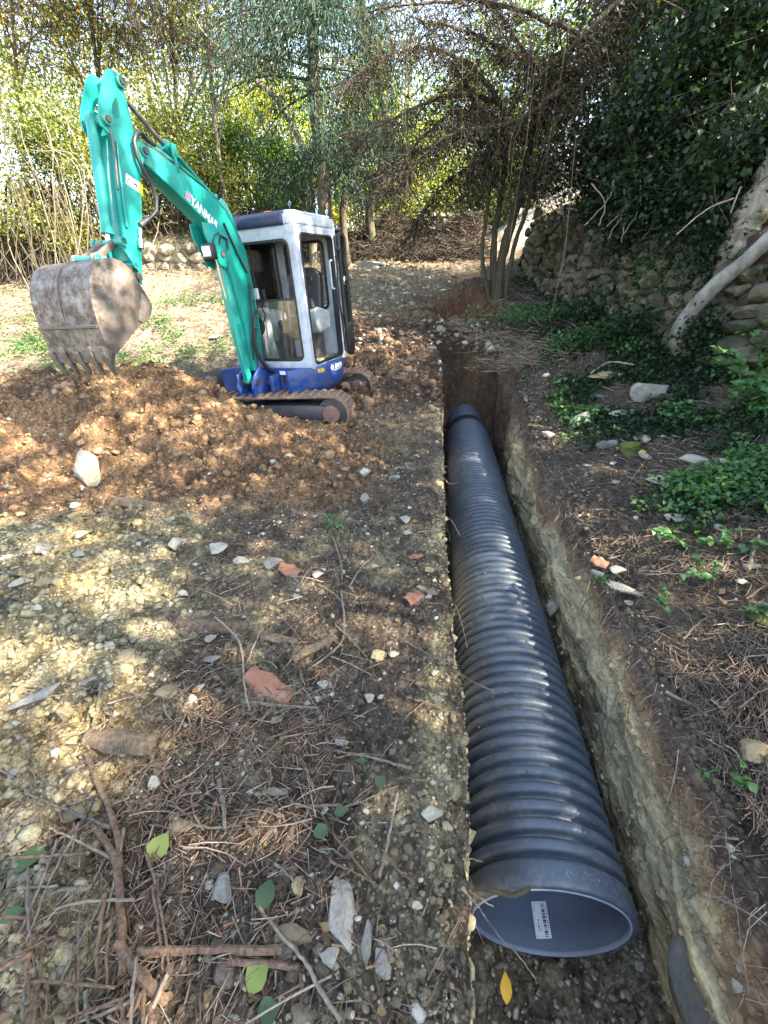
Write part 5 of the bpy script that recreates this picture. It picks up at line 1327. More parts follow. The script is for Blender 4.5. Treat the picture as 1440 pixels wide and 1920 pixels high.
    # bare roots and stems trailing over the wall top
    for k in range(14):
        px = rr.uniform(1090, 1400); p0 = at(px, rr.uniform(330, 400), 7.2); p1 = at(px + rr.uniform(-60, 20), rr.uniform(420, 470), 6.7)
        r_ = empty('ivy_vine', p1); tagged(r_, 'bare ivy stem trailing over the top of the right hand wall', 'stem', 'bare stems trailing over the wall top')
        branch('stem', [p0 - p1, (p0 - p1) * .5 + Vector((rr.uniform(-.1, .1), -.1, 0)), Vector((0, 0, 0))], .010, .005, B_ROOT, r_, 5, 5, .01)
    # ivy hanging down the wall face
    for i, (px, py, n_, s_, lab) in enumerate([(1290, 440, 1500, (.35, .2, .3), 'ivy cascading over the wall top left of the pale trunk'), (1340, 470, 1400, (.22, .15, .3), 'ivy clinging around the foot of the dead stump'), (1120, 590, 1500, (.5, .25, .16), 'patch of ivy at the foot of the wall in its middle'), (1200, 630, 1700, (.45, .22, .15), 'leafy ivy patch left of the pale trunk foot'), (1330, 640, 1100, (.18, .1, .16), 'ivy growing on the wall behind the pale trunk foot'), (1020, 600, 1300, (.6, .3, .10), 'low ivy carpet below the far end of the wall'), (1365, 400, 800, (.15, .12, .14), 'sunlit ivy sprig crossing in front of the dead stump')]):
        p_ = onground(px, py); b = empty('ivy_plant', p_); tagged(b, lab, 'ivy')
        Q = np.random.default_rng(640 + i).normal(size=(n_, 3)) * np.array(s_) * .8 + np.array([-.10, -.12, .08]); leaves('leaves', Q, .05, L_IVY if i < 5 else L_BRAM, b, .85, .6, 640 + i)
    # --------- the trees on the right whose shade covers the clearing (outside the picture)
    q1 = tree('oak_tree', 'spreading leafy tree on the terrace above the right bank', 'tree', (6.3, 2.2, 2.2), (6.0, 2.2, 9), .2, ((5.9, 2.2, 7.0), (2.6, 2.3, 2.6)), 4700, .15, L_GREEN, B_DARK, 'shade trees on the right terrace', 700, 9, None, 30, .34)
    for i, (x, y, sc) in enumerate([(7.0, -1.4, .95), (6.3, -4.4, 1.0), (9.6, 4.6, 1.15), (9.8, .4, 1.2), (10.5, -4.0, 1.15), (8.4, -3.2, .95), (8.3, 1.5, .9)]):
        copy_at(q1, (x, y, gz(x, y) - .1), 1.9 * i + .7, sc)
build_vegetation()
# ------------------------------------------------------------------ loose stuff on the ground
def scatter(n, x0, x1, y0, y1, dens, rg, near=True):
    out = []
    got = 0
    while got < n:
        m = n * 3
        if near:      # density falls with distance so that the picture is evenly filled
            y = y0 + (y1 - y0) * rg.uniform(0, 1, m) ** 1.7
        else: y = rg.uniform(y0, y1, m)
        x = rg.uniform(x0, x1, m)
        lim = .86 * np.abs(y) + .95
        k = (rg.uniform(0, 1, m) < dens(x, y)) & (np.abs(x) < lim)
        out.append(np.stack([x[k], y[k]], 1)); got += k.sum()
    return np.concatenate(out)[:n]
def keep_off(x, y):
    t, n = to_tn(x, y); return ((n < EDGE_L - .045 + .05 * (1 - sst(.3, 2.4, t)) - .34 * sst(5.7, 7.4, t)) | (n > EDGE_R + .10 + .55 * sst(5.2, 7.2, t)) | (t > 8.2)).astype(float)
def onG(P, lift=0): return np.column_stack([P, G(P[:, 0], P[:, 1]) + lift])
def build_litter():
    rg = np.random.default_rng(77)
    # gravel
    def d(x, y):
        pile, clay, road, right, wob = zones(x, y)
        return keep_off(x, y) * (.25 + .75 * sst(-.1, .35, fbm(x * 1.3, y * 1.3, 201, 3))) * (1 - .7 * pile) * (1 - .55 * right)
    P = scatter(9000, -7, 6, .25, 7.5, d, rg); s = rg.lognormal(math.log(.006), .55, len(P)).clip(.0025, .024) * (1 + .08 * P[:, 1])
    bits('gravel', onG(P, .002), s, M_CRUMB, 1, own=0.45)
    P = scatter(2600, -4, 3, 7, 14.5, lambda x, y: sst(-2.6, -1.8, x) * (1 - sst(1.5, 2.3, x)) * (.2 + .8 * sst(0, .3, fbm(x * 1.3, y * 1.3, 202, 3))), rg, False)
    s = rg.lognormal(math.log(.034), .55, len(P)).clip(.012, .13); bits('road_rubble', onG(P, .005), s, M_CRUMB, 2, own=0.35)
    # clods on the pile and crumbs on the clay
    P = scatter(7500, -7, 1, 2.6, 5.6, lambda x, y: keep_off(x, y) * (zones(x, y)[0] * .9 + .05), rg, False); s = rg.lognormal(math.log(.012), .6, len(P)).clip(.005, .06)
    bits('loose_clods', onG(P, .004), s, M_CRUMB, 3, own=0.02)
    P = scatter(230, -6, .2, 2.9, 5.4, lambda x, y: keep_off(x, y) * (zones(x, y)[0] * .9 + .03), rg, False); bits('large_clods', onG(P, .0), rg.lognormal(math.log(.035), .4, len(P)).clip(.02, .09), M_CRUMB, 31, sub=2)
    P = scatter(260, -1.2, 1.6, 5.2, 8.8, lambda x, y: keep_off(x, y), rg, False); bits('turned_soil_lumps', onG(P, .0), rg.uniform(.03, .10, len(P)), M_CRUMB, 32, sub=2)
    P = scatter(15000, -4, .4, .2, 4.2, lambda x, y: keep_off(x, y) * (zones(x, y)[1] * .9 + .12), rg); s = rg.lognormal(math.log(.0075), .6, len(P)).clip(.0035, .035) * (1 + .1 * P[:, 1])
    bits('clay_crumbs', onG(P, .002) * np.array([1, 1, 1]), s, M_CRUMB, 4, own=0.04)
    P = scatter(3500, -1.0, 2.4, 4.6, 8.6, lambda x, y: keep_off(x, y), rg, False); s = rg.lognormal(math.log(.022), .5, len(P)).clip(.008, .08)
    bits('dark_crumbs', onG(P, .004), s, M_CRUMB, 5, own=0.05)
    P = scatter(6000, -1.4, .4, .2, 3.4, lambda x, y: keep_off(x, y) * sst(-1.4, -.8, x), rg); s = rg.lognormal(math.log(.0065), .5, len(P)).clip(.003, .02)
    bits('humus_crumbs', onG(P, .001), s, M_CRUMB, 6, own=0.03)
    # crumbs on the trench floor
    n_ = 4200; t = rg.uniform(-1.1, 1.0, n_); q = rg.uniform(-.42, .52, n_); t[n_ // 2:] = rg.uniform(-.4, 7.2, n_ - n_ // 2); side = rg.uniform(0, 1, n_ - n_ // 2) < .75; q[n_ // 2:] = np.where(side, rg.uniform(.36, .52, n_ - n_ // 2), rg.uniform(-.43, -.35, n_ - n_ // 2))
    x, y = to_xy(t, q); s = rg.lognormal(math.log(.010), .5, n_).clip(.004, .04)
    fz = -1.06 + .05 * fbm(x * 5, y * 5, 83, 4) + .03 + .06 * np.clip(np.abs(q - .05) * 2 - .55, 0, 1)
    bits('trench_spoil', np.column_stack([x, y, fz]), s, M_GRAVEL, 7)
    n_ = 1500; t = rg.uniform(6.9, 8.6, n_); q = rg.uniform(-.6, .75, n_); x, y = to_xy(t, q); f = sst(6.6, 7.75, t); fl = -1.06 * (1 - f) + (G(x, y)) * f + .02
    k = (np.abs(q) < .42) | (f > .97)
    bits('end_spoil', np.column_stack([x, y, fl])[k], rg.lognormal(math.log(.022), .6, n_)[k].clip(.008, .09), M_CRUMB, 33)
    # twig litter: humus strip at left, dense on the right bank
    def dl(x, y):
        pile, clay, road, right, wob = zones(x, y)
        patch = sst(-.08, .22, fbm(x * 2.2, y * 2.2, 210, 4))
        heap = np.exp(-(((x + .85) / .45) ** 2 + ((y - .95) / .5) ** 2))
        return keep_off(x, y) * (1 - pile) * np.clip((1 - clay) * (.12 + .8 * patch) + heap * 1.2 + right * .5, 0, 1) * (1 - .75 * sst(-1.05, -.75, to_tn(x, y)[1]) * (1 - right))
    P = scatter(15000, -3.5, 5.5, .15, 6.0, dl, rg); n_ = len(P)
    a = rg.uniform(0, np.pi * 2, n_); L = rg.lognormal(math.log(.045), .55, n_).clip(.012, .24) * (1 + .05 * P[:, 1]); h = rg.uniform(.002, .014, n_) + .5 * L * np.abs(rg.normal(0, .10, n_))
    c = onG(P); c[:, 2] += h; dv = np.column_stack([np.cos(a), np.sin(a), rg.normal(0, .13, n_)]) * L[:, None] / 2
    r_ = np.clip(L * .022, .0009, .0036) * rg.uniform(.6, 1.4, n_)
    sticks('twig_litter', c - dv, c + dv, r_, M_TWIG, None, 8, .14, 'stuff', 3)
    P = scatter(1700, -1.9, .3, .2, 2.6, lambda x, y: keep_off(x, y) * np.clip(np.exp(-(((x + .8) / .40) ** 2 + ((y - .9) / .45) ** 2)) * 1.3 + np.exp(-(((x + .25) / .18) ** 2 + ((y - 1.2) / .7) ** 2)) * .5, 0, 1), rg); n_ = len(P)
    a = rg.uniform(0, np.pi * 2, n_); L = rg.uniform(.015, .075, n_); c = onG(P); c[:, 2] += rg.uniform(.004, .022, n_); dv = np.column_stack([np.cos(a), np.sin(a), rg.normal(0, .15, n_)]) * L[:, None] / 2
    sticks('wood_splinters', c - dv, c + dv, rg.uniform(.001, .0042, n_), M_CHIP, None, 9, .02, 'stuff', 1)
    # rusty needle litter on the right bank
    P = scatter(5500, .9, 2.6, .5, 2.6, lambda x, y: keep_off(x, y) * sst(-.3, .3, fbm(x * 2, y * 2, 215, 3) + .4 * sst(1.7, 1.1, y)), rg); n_ = len(P)
    a = rg.normal(.9, .6, n_); L = rg.uniform(.04, .20, n_); c = onG(P); c[:, 2] += rg.uniform(.004, .03, n_); dv = np.column_stack([np.cos(a), np.sin(a), rg.normal(0, .13, n_)]) * L[:, None] / 2
    sticks('reed_litter', c - dv, c + dv, rg.uniform(.0009, .0026, n_), litter_mat('reddish dry stalks', [(.09, .06, .045), (.16, .11, .08), (.26, .20, .145), (.06, .045, .035), (.13, .085, .06)]), None, 10, .12, 'stuff', 3)
    # litter at the back
    P = scatter(10000, -9, 4, 6.2, 12.5, lambda x, y: ((x < -1.8) | (x > 1.2)) * (.2 + .8 * sst(-.1, .3, fbm(x, y, 216, 3))), rg, False); n_ = len(P)
    a = rg.uniform(0, 6.28, n_); L = rg.uniform(.10, .42, n_); c = onG(P); c[:, 2] += rg.uniform(.01, .08, n_); dv = np.column_stack([np.cos(a), np.sin(a), rg.normal(0, .25, n_)]) * L[:, None] / 2
    sticks('dry_stalks', c - dv, c + dv, rg.uniform(.002, .006, n_), litter_mat('pale dry stalks', [(.20, .15, .10), (.32, .25, .17), (.14, .10, .07), (.40, .33, .23)]), None, 11, .08, 'stuff', 2)
    P = scatter(6500, -2.2, 2.6, 12.0, 13.9, lambda x, y: x * 0 + 1, rg, False); n_ = len(P)
    a = rg.uniform(0, 6.28, n_); L = rg.uniform(.15, .6, n_); c = onG(P); c[:, 2] += rg.uniform(.02, .22, n_); dv = np.column_stack([np.cos(a), np.sin(a), rg.normal(0, .3, n_)]) * L[:, None] / 2
    sticks('brush_litter', c - dv, c + dv, rg.uniform(.004, .012, n_), L_TWIG, None, 12, .08, 'stuff', 2)
    # dead leaves
    def dd(x, y): 
        r_ = zones(x, y)[3]; return keep_off(x, y) * np.clip(.25 + .6 * r_ + .3 * (y > 6), 0, 1) * (1 - zones(x, y)[0])
    P = scatter(3500, -7, 5.5, .3, 12, dd, rg); leaves('dead_leaves', onG(P, .010), .03 + .004 * P[:, 1], L_DEAD, None, .7, 1.5, 13, None, 'stuff')
    # ground ivy and weeds
    def di(x, y):
        t, n = to_tn(x, y)
        k = sst(.75, 1.3, n + .25 * fbm(x * 2, y * 2, 220, 3) - .22 * sst(3, 1, y)) * sst(-.16, .16, fbm(x * 1.5, y * 1.5, 221, 3) + .10 * sst(.9, 2.4, n) - .12 * sst(2.2, 1.2, y)) 
        return k * (x < wall_line_x(y) + .2)
    P = scatter(15000, .8, 5, .9, 10.5, di, rg); n_ = len(P)
    c = onG(P); c[:, 2] += rg.uniform(.005, .07, n_) * np.clip(.4 + .25 * P[:, 1], 0, 1.3)
    leaves('ground_ivy', c, .028 + .004 * P[:, 1], L_IVY, None, .85, 1.2, 14, None, 'stuff')
    P = scatter(9000, 1.0, 4.4, 1.2, 7.0, lambda x, y: di(x, y) * sst(-.1, .25, fbm(x * 1.1 + 4, y * 1.1, 222, 3)), rg); n_ = len(P)
    c = onG(P); c[:, 2] += rg.uniform(.02, .14, n_)
    leaves('low_bramble', c, .032 + .005 * P[:, 1], L_BRAM, None, .7, 1.2, 15, None, 'stuff')
    def dg(x, y): return np.exp(-(((x + 3.4) / .9) ** 2 + ((y - 8.0) / 1.4) ** 2)) + .8 * np.exp(-(((x + 5.3) / .6) ** 2 + ((y - 7.2) / .7) ** 2))
    P = scatter(4200, -7, -1.5, 5.8, 11, lambda x, y: dg(x, y) * sst(-.05, .25, fbm(x * 2, y * 2, 231, 3)), rg, False); c = onG(P); c[:, 2] += rg.uniform(.0, .12, len(P))
    leaves('weeds', c, .05, L_BRAM, None, .5, .6, 16, None, 'stuff')
build_litter()
def build_edge_roots():
    rg = np.random.default_rng(55)
    P = np.concatenate([w[0] for w in WALLPTS]); cl = np.concatenate([w[1] for w in WALLPTS]); n_ = len(P)
    bits('wall_crumbs', P, rg.lognormal(math.log(.0062), .6, n_).clip(.0025, .03), M_CRUMB, 58, sink=.1, cols=cl, own=.04)
    i = rg.choice(len(WALLPTS[0][0]), 260); P = WALLPTS[0][0][i]; L = rg.uniform(.03, .16, 260)
    sticks('cut_roots', P, P + np.column_stack([-L * rg.uniform(.2, .9, 260), L * rg.normal(0, .6, 260), -L * rg.uniform(.1, .9, 260)]), rg.uniform(.0008, .003, 260), M_TWIG, None, 59, .25, 'stuff', 3)
    n_ = 520
    t = rg.uniform(-.4, 6.0, n_); q = EDGE_R + rg.uniform(-.02, .06, n_); x, y = to_xy(t, q)
    z = smooth_ground(x, y) - rg.uniform(.0, .16, n_); A = np.column_stack([x, y, z + .02]); L = rg.uniform(.03, .18, n_)
    B = A + np.column_stack([-.9 * L * rg.uniform(.1, .9, n_), L * rg.normal(0, .5, n_), -L * rg.uniform(.3, 1, n_)])
    sticks('root_hairs', A, B, rg.uniform(.0008, .0024, n_), M_TWIG, None, 56, .2, 'stuff', 3)
    n_ = 260; t = rg.uniform(-.4, 6.0, n_); q = EDGE_L + rg.uniform(-.05, .0, n_) + .05 * (1 - sst(.3, 2.4, t)); x, y = to_xy(t, q); z = smooth_ground(x, y) - rg.uniform(-.01, .12, n_); A = np.column_stack([x, y, z]); L = rg.uniform(.03, .13, n_)
    B = A + np.column_stack([.8 * L * rg.uniform(.1, .9, n_), L * rg.normal(0, .5, n_), -L * rg.uniform(.2, 1, n_)])
    sticks('fine_roots', A, B, rg.uniform(.0006, .0016, n_), M_TWIG, None, 57, .2, 'stuff', 3)
build_edge_roots()

# ------------------------------------------------------------------ single stones, tiles, wood, leaves, sticks
def build_pieces():
    rr = random.Random(21)
    V = {m.name: [rock_mesh('stone', 120 + 7 * i + k, m, 3, 1, .35) for k in range(4)] for i, m in enumerate((M_LIME, M_GREY, M_OCHRE))}
    def stone(px, py, wpx, hpx, mat, label, flat=.5, rot=0, tilt=0, sink=.27, name='stone', group=None):
        p = onground(px, py); dist = (Vector(p) - Vector((0, 0, CAMZ))).length
        d = ray(px, py); zc = p.y * CP - (p.z - CAMZ) * SP; k = zc / 800 / 2
        o = bpy.data.objects.new(name, V[mat.name][rr.randrange(4)]); COL.objects.link(o)
        w = wpx * k * 1.12; 
        el = math.atan2(CAMZ - p.z, max(.2, p.y)); h = hpx * k * 1.12
        # seen height mixes depth and thickness
        th = h * flat; dp = max(h * .35, (h - th * math.cos(el)) / max(.35, math.sin(el)))
        o.scale = (w, dp, th * .9); o.rotation_euler = (tilt, rr.uniform(-.1, .1), rot); o.location = p + Vector((0, 0, th * (1 - sink * 2)))
        tagged(o, label, 'stone' if name != 'boulder' else 'boulder', group); return o
    st = [(167, 906, 56, 72, M_LIME, 'big pale boulder standing upright at the foot of the brown spoil pile', 1.1, .1), (646, 1722, 74, 118, M_GREY, 'large flat grey slab lying near the lower middle of the picture', .25, .25),
          (688, 1772, 26, 66, M_GREY, 'narrow pointed shard beside the large grey slab', .3, -.1), (718, 1812, 40, 52, M_GREY, 'small dark grey stone right below the pointed shard', .5, .3), (618, 1795, 34, 40, M_GREY, 'small stone tucked under the left of the large slab', .5, 0),
          (805, 1531, 46, 38, M_LIME, 'rounded pale stone alone on dark soil near the trench edge', .7, 0), (422, 1666, 36, 54, M_GREY, 'oval grey stone among the splinters left of the large slab', .5, .2), (780, 1699, 22, 20, M_LIME, 'small bluish white pebble on dark soil by the trench', .8, 0),
          (328, 1026, 34, 36, M_LIME, 'pale blue grey stone on the clay below the pile', .6, .4), (407, 1031, 40, 26, M_LIME, 'pale angular stone right of the blue grey one below the pile', .5, 0), (450, 1053, 34, 22, M_LIME, 'small white stone at the lower right of the two pale stones', .5, 0),
          (82, 1030, 46, 24, M_LIME, 'wide white stone at the left on the clay', .5, 0), (149, 1042, 24, 22, M_LIME, 'small white stone right of the wide one at left', .6, 0), (47, 1093, 34, 20, M_LIME, 'white wedge of stone near the left edge', .5, 0), (86, 1092, 40, 22, M_OCHRE, 'tan stone touching the white wedge near the left edge', .5, 0),
          (152, 1005, 26, 20, M_LIME, 'small pale block on the upper clay at left', .6, 0), (515, 1065, 34, 34, M_LIME, 'sunlit cream stone next to the red brown lump', .8, .2), (390, 1237, 46, 20, M_GREY, 'thin bluish stone under the rotten wood', .4, 0), (240, 1240, 60, 40, M_OCHRE, 'broad clay coloured stone sunk in the ground at left centre', .4, 0),
          (62, 1312, 90, 34, M_GREY, 'long slanting grey slab sticking out of the clay at the left edge', .4, .6), (157, 1279, 50, 22, M_GREY, 'pale grey flake beside the long slanting slab', .3, .2), (208, 1213, 26, 22, M_GREY, 'small blue grey stone above the pale flake', .6, 0), (315, 1304, 44, 36, M_OCHRE, 'reddish tan stone left of the fallen tile', .5, .5),
          (125, 1345, 34, 34, M_OCHRE, 'rounded yellow clay lump at left', .8, 0), (682, 890, 24, 22, M_LIME, 'small pale stone right of the spoil pile', .7, 0), (683, 943, 20, 26, M_LIME, 'upright pale chip below the stone right of the pile', .9, 0), (762, 1001, 18, 14, M_LIME, 'white chip on the path halfway along the trench', .6, 0),
          (343, 1553, 60, 34, M_OCHRE, 'tan stone under the root tangle', .5, .1), (290, 1470, 24, 36, M_LIME, 'cream triangular stone below the rotten stump piece', .6, .2), (137, 1525, 38, 36, M_OCHRE, 'flat tan stone at the left of the brush heap', .4, 0), (560, 1672, 24, 40, M_OCHRE, 'yellow clay lump next to a green leaf', .7, .1),
          (548, 1760, 70, 36, M_OCHRE, 'wide clay lump above the lower long stick', .5, 0), (708, 1230, 30, 30, M_OCHRE, 'tan clod right of the rotten wood', .7, 0), (640, 1395, 20, 26, M_GREY, 'dark pebble in the twigs below the tile', .7, 0), (692, 1312, 20, 20, M_LIME, 'white pebble below right of the tile', .7, 0),
          (6, 1575, 22, 40, M_GREY, 'grey pebble at the left edge halfway down', .7, 0),
          (1225, 746, 72, 56, M_GREY, 'large grey squared block on the right bank', .8, .05), (1144, 707, 84, 34, M_OCHRE, 'brown flat slab resting below the wall foot', .5, .1), (1087, 796, 44, 44, M_GREY, 'dark triangular stone left of the large grey block', .8, .4), (1110, 775, 44, 20, M_GREY, 'thin grey stone between the triangular one and the block', .4, 0),
          (1170, 776, 56, 18, M_LIME, 'pale flat flake just under the large grey block', .4, 0), (1027, 818, 26, 18, M_LIME, 'white stone at the left end of the right bank rubble', .7, 0), (1140, 836, 40, 26, M_GREY, 'grey stone with a worn top next to the moss', .7, 0), (1168, 812, 30, 16, M_LIME, 'white chip above the mossy stones', .5, 0),
          (1208, 857, 22, 20, M_LIME, 'small pale stone between two mossy ones', .6, 0), (1242, 908, 62, 36, M_LIME, 'pale blue grey stone half in the weeds', .5, .1), (1294, 866, 60, 30, M_LIME, 'broken white stones by the ivy', .5, 0), (1310, 932, 42, 34, M_LIME, 'speckled white stone under bramble leaves', .6, 0),
          (1267, 976, 50, 24, M_LIME, 'cream brick shaped stone on the right bank', .7, -.1), (1345, 992, 26, 18, M_LIME, 'white pebble right of the brick shaped stone', .6, 0), (1412, 875, 84, 44, M_GREY, 'grey rock at the right edge in the ivy', .7, 0), (1415, 1065, 34, 22, M_GREY, 'blue grey stone at the right edge among stems', .6, 0),
          (1170, 1108, 60, 22, M_LIME, 'pointed pale stone under the terracotta shard', .6, -.7), (1178, 1131, 18, 10, M_LIME, 'tiny white chip below the pointed pale stone', .5, 0), (1410, 1412, 70, 60, M_OCHRE, 'crumbly pale clay lump at the right edge', .7, 0), (1180, 845, 46, 28, rock_mat('mossy stone', (.17, .16, .10), (.24, .22, .14), moss=(.10, .11, .015), scale=5, moss_amt=.62), 'yellow mossed stone on the right bank', .7, 0),
          (1392, 820, 44, 26, M_OCHRE, 'reddish stone under the ivy at right', .5, 0), (1120, 745, 30, 16, M_GREY, 'small slab in the dry twigs under the wall', .5, 0), (700, 500, 60, 20, M_GREY, 'weathered block on the slope right of the cab', .7, 0), (404, 635, 28, 14, M_LIME, 'pale stone on the grass behind the boom', .6, 0), (952, 672, 12, 10, M_LIME, 'white pebble near the far bend of the trench', .8, 0)]
    V['mossy stone'] = None
    for s in st:
        m = s[4]
        if V.get(m.name) is None: V[m.name] = [rock_mesh('stone', 400 + k, m, 3, 1, .35) for k in range(4)]
        stone(s[0], s[1], s[2], s[3], m, s[5], s[6], s[7])
    del V['mossy stone']
    # other small stones, not told apart
    rg = np.random.default_rng(31)
    for k in range(48):
        px = rg.uniform(5, 820); py = rg.uniform(940, 1500) if k % 3 else rg.uniform(880, 1150)
        if 150 < px < 640 and py < 1010: continue
        s = rg.uniform(13, 26); stone(px, py, s, s * rg.uniform(.6, 1), (M_LIME, M_LIME, M_GREY, M_OCHRE)[rr.randrange(4)], 'small angular pale stone lying loose on the ground left of the trench', .6, rg.uniform(-1, 1), 0, .15, 'stone', 'small stones left of the trench')
    for k in range(30):
        px = rg.uniform(1010, 1435); py = rg.uniform(770, 1100)
        if px < 1000 + (py - 770) * .25: continue
        s = rg.uniform(12, 26); stone(px, py, s, s * rg.uniform(.6, 1), (M_LIME, M_GREY, M_OCHRE)[rr.randrange(3)], 'small stone among the twigs and ivy on the right bank', .6, rg.uniform(-1, 1), 0, .15, 'stone', 'small stones on the right bank')
    # the boulder in the trench wall
    p = onwall(1345, 1880, .49); o = bpy.data.objects.new('boulder', rock_mesh('boulder', 9, rock_mat('smooth boulder', (.10, .10, .09), (.18, .175, .155), scale=3), 4, 1, .5, 3)); COL.objects.link(o)
    for q in o.data.polygons: q.use_smooth = True
    o.location = p; o.scale = (.10, .15, .16); tagged(o, 'smooth grey boulder bedded in the trench wall at the lower right corner', 'boulder')
    # stone on the trench floor
    x, y = to_xy(-.45, .28); o = bpy.data.objects.new('stone', V[M_LIME.name][1]); COL.objects.link(o); o.location = (x, y, -1.0); o.scale = (.06, .07, .04); o.rotation_euler = (0, 0, 1); tagged(o, 'pale angular stone on the trench floor in front of the pipe mouth', 'stone')
    x, y = to_xy(1.95, .44); o = bpy.data.objects.new('stone', V[M_LIME.name][2]); COL.objects.link(o); o.location = (x, y, -.70); o.scale = (.05, .06, .07); tagged(o, 'white stone wedged between the pipe and the right trench wall', 'stone')
    # terracotta tile pieces
    def shard(px, py, L, W, rot, label, bend=.35, mat=M_TERRA, cat='tile', name='tile_shard', tilt=.15):
        p = onground(px, py, .012); zc = p.y * CP - (p.z - CAMZ) * SP; L = L * zc / 800; W = W * zc / 800
        V_ = []; F = []; nx, ny = 9, 5
        for s_ in (0, 1):
            for i in range(nx):
                for j in range(ny):
                    u = i / (nx - 1) - .5; v = j / (ny - 1) - .5
                    w_ = W * (1 - .55 * abs(u + .1 * math.sin(7 * u)) ** 1.3 - .1 * math.sin(13 * u))
                    V_.append((u * L, v * w_, W * bend * (.25 - v * v) * 2 - s_ * .010 + .004 * math.sin(9 * u + 5 * v)))
        q = nx * ny
        for i in range(nx - 1):
            for j in range(ny - 1):
                a = i * ny + j; F.append((a, a + ny, a + ny + 1, a + 1)); F.append((a + q, a + 1 + q, a + ny + 1 + q, a + ny + q))
        for i in range(nx - 1):
            for j in (0, ny - 1): a = i * ny + j; F.append((a, a + ny, a + ny + q, a + q))
        for j in range(ny - 1):
            for i in (0, nx - 1): a = i * ny + j; F.append((a, a + 1, a + 1 + q, a + q))
        mb = MB(); mb.add(V_, F); o = mb.build(name, mat, None, .002, True); o.location = p; o.rotation_euler = (tilt, .1, rot); tagged(o, label, cat)
    shard(505, 1292, 105, 46, -.55, 'curved terracotta tile fragment lying in the twigs left of the trench', .4, tilt=.35)
    shard(778, 1124, 38, 32, .6, 'small flat terracotta chip beside the trench edge', .2)
    shard(1124, 1056, 30, 26, -.8, 'pinkish terracotta chip at the top of the right trench wall', .3)
    shard(780, 1045, 30, 12, .5, 'little red brown tile sliver on the path', .2)
    shard(545, 1072, 44, 28, -.5, 'red brown curled lump beside the cream stone', .6)
    # rotten wood
    WD = M_WOODCHUNK
    shard(228, 1393, 130, 46, -.05, 'weathered chunk of rotten wood at the left above the brush heap', .5, WD, 'wood', 'wood_chunk')
    shard(400, 1176, 130, 34, .03, 'long decayed piece of wood on the clay in the centre left', .6, WD, 'wood', 'wood_chunk')
    shard(525, 1200, 70, 18, -.05, 'short split of wood right of the long decayed piece', .5, WD, 'wood', 'wood_chunk')
    shard(590, 1216, 96, 18, .75, 'slanting strip of bark right of the decayed wood', .5, WD, 'wood', 'wood_chunk')
    shard(544, 1576, 78, 22, 1.5, 'upright dark wood splinter in the middle of the twig heap', .8, WD, 'wood', 'wood_chunk')
    shard(262, 948, 90, 26, -.1, 'dark log end sticking out of the foot of the brown pile', .8, WD, 'wood', 'wood_chunk')
    shard(518, 1487, 46, 14, .05, 'grey flat chip of wood above the twig heap', .2, B_GREY, 'wood', 'wood_chunk')
    # fallen green leaves
    def leaf(px, py, L, W, rot, mat, label, name='fallen_leaf', lift=.02, P=None):
        p = onground(px, py, lift) if P is None else P; zc = p.y * CP - (p.z - CAMZ) * SP; L = L * zc / 800; W = W * zc / 800
        V_ = []; F = []; n_ = 8
        for i in range(n_ + 1):
            u = i / n_; w_ = W * .5 * math.sin(math.pi * min(.999, u) ** .8) * (1 + .08 * (i % 2)); zz = .16 * L * (4 * u * (1 - u)) * .5
            V_ += [((u - .5) * L, -w_, zz + w_ * .25), ((u - .5) * L, 0, zz), ((u - .5) * L, w_, zz + w_ * .3)]
        for i in range(n_):
            a = 3 * i; F += [(a, a + 3, a + 4, a + 1), (a + 1, a + 4, a + 5, a + 2)]
        mb = MB(); mb.add(V_, F); o = mb.build(name, mat, None, 0, True); o.location = p; o.rotation_euler = (rr.uniform(-.2, .2), rr.uniform(-.15, .15), rot); tagged(o, label, 'leaf'); return o
    LG = leaf_mat('fresh leaf', [(.05, .085, .035), (.06, .10, .04)], .25); LY = leaf_mat('yellow green leaf', [(.24, .28, .07), (.26, .30, .08)], .3); LYY = leaf_mat('yellow leaf', [(.55, .36, .03), (.60, .40, .04)], .2)
    leaf(62, 1620, 56, 40, .5, LG, 'broad green leaf lying on clay at the left edge'); leaf(303, 1594, 48, 40, 1.3, LY, 'yellow green leaf in the middle of the brush heap'); leaf(500, 1683, 50, 34, 1.4, LG, 'green leaf upright by the yellow clay lump')
    leaf(487, 1836, 50, 44, .9, LY, 'torn pale green leaf below the long lower stick'); leaf(506, 1902, 44, 40, .3, LG, 'green leaf at the bottom edge of the picture'); leaf(714, 1471, 24, 22, .8, LG, 'small round green leaf on dark soil'); leaf(640, 1528, 26, 20, .2, LG, 'small green leaf right of the upright splinter')
    leaf(605, 1565, 34, 24, .3, LG, 'curled green leaf in the twig heap'); leaf(680, 1434, 18, 14, 0, LG, 'tiny green leaf above the round one'); leaf(30, 1722, 44, 24, .4, LG, 'dull green leaf at the lower left edge')
    leaf(948, 1853, 44, 20, 1.4, LYY, 'bright yellow leaf on the trench floor by the pipe mouth', P=Vector(onwall(948, 1853, -.18)[:]) + Vector((0, 0, .01)))
    for px, py, c_ in ((1205, 852, 0), (1250, 960, 0)): leaf(px, py, 16, 10, .4, LYY, 'small yellow leaf near the mossy stone' if py < 900 else 'small yellow leaf above the brick shaped stone')
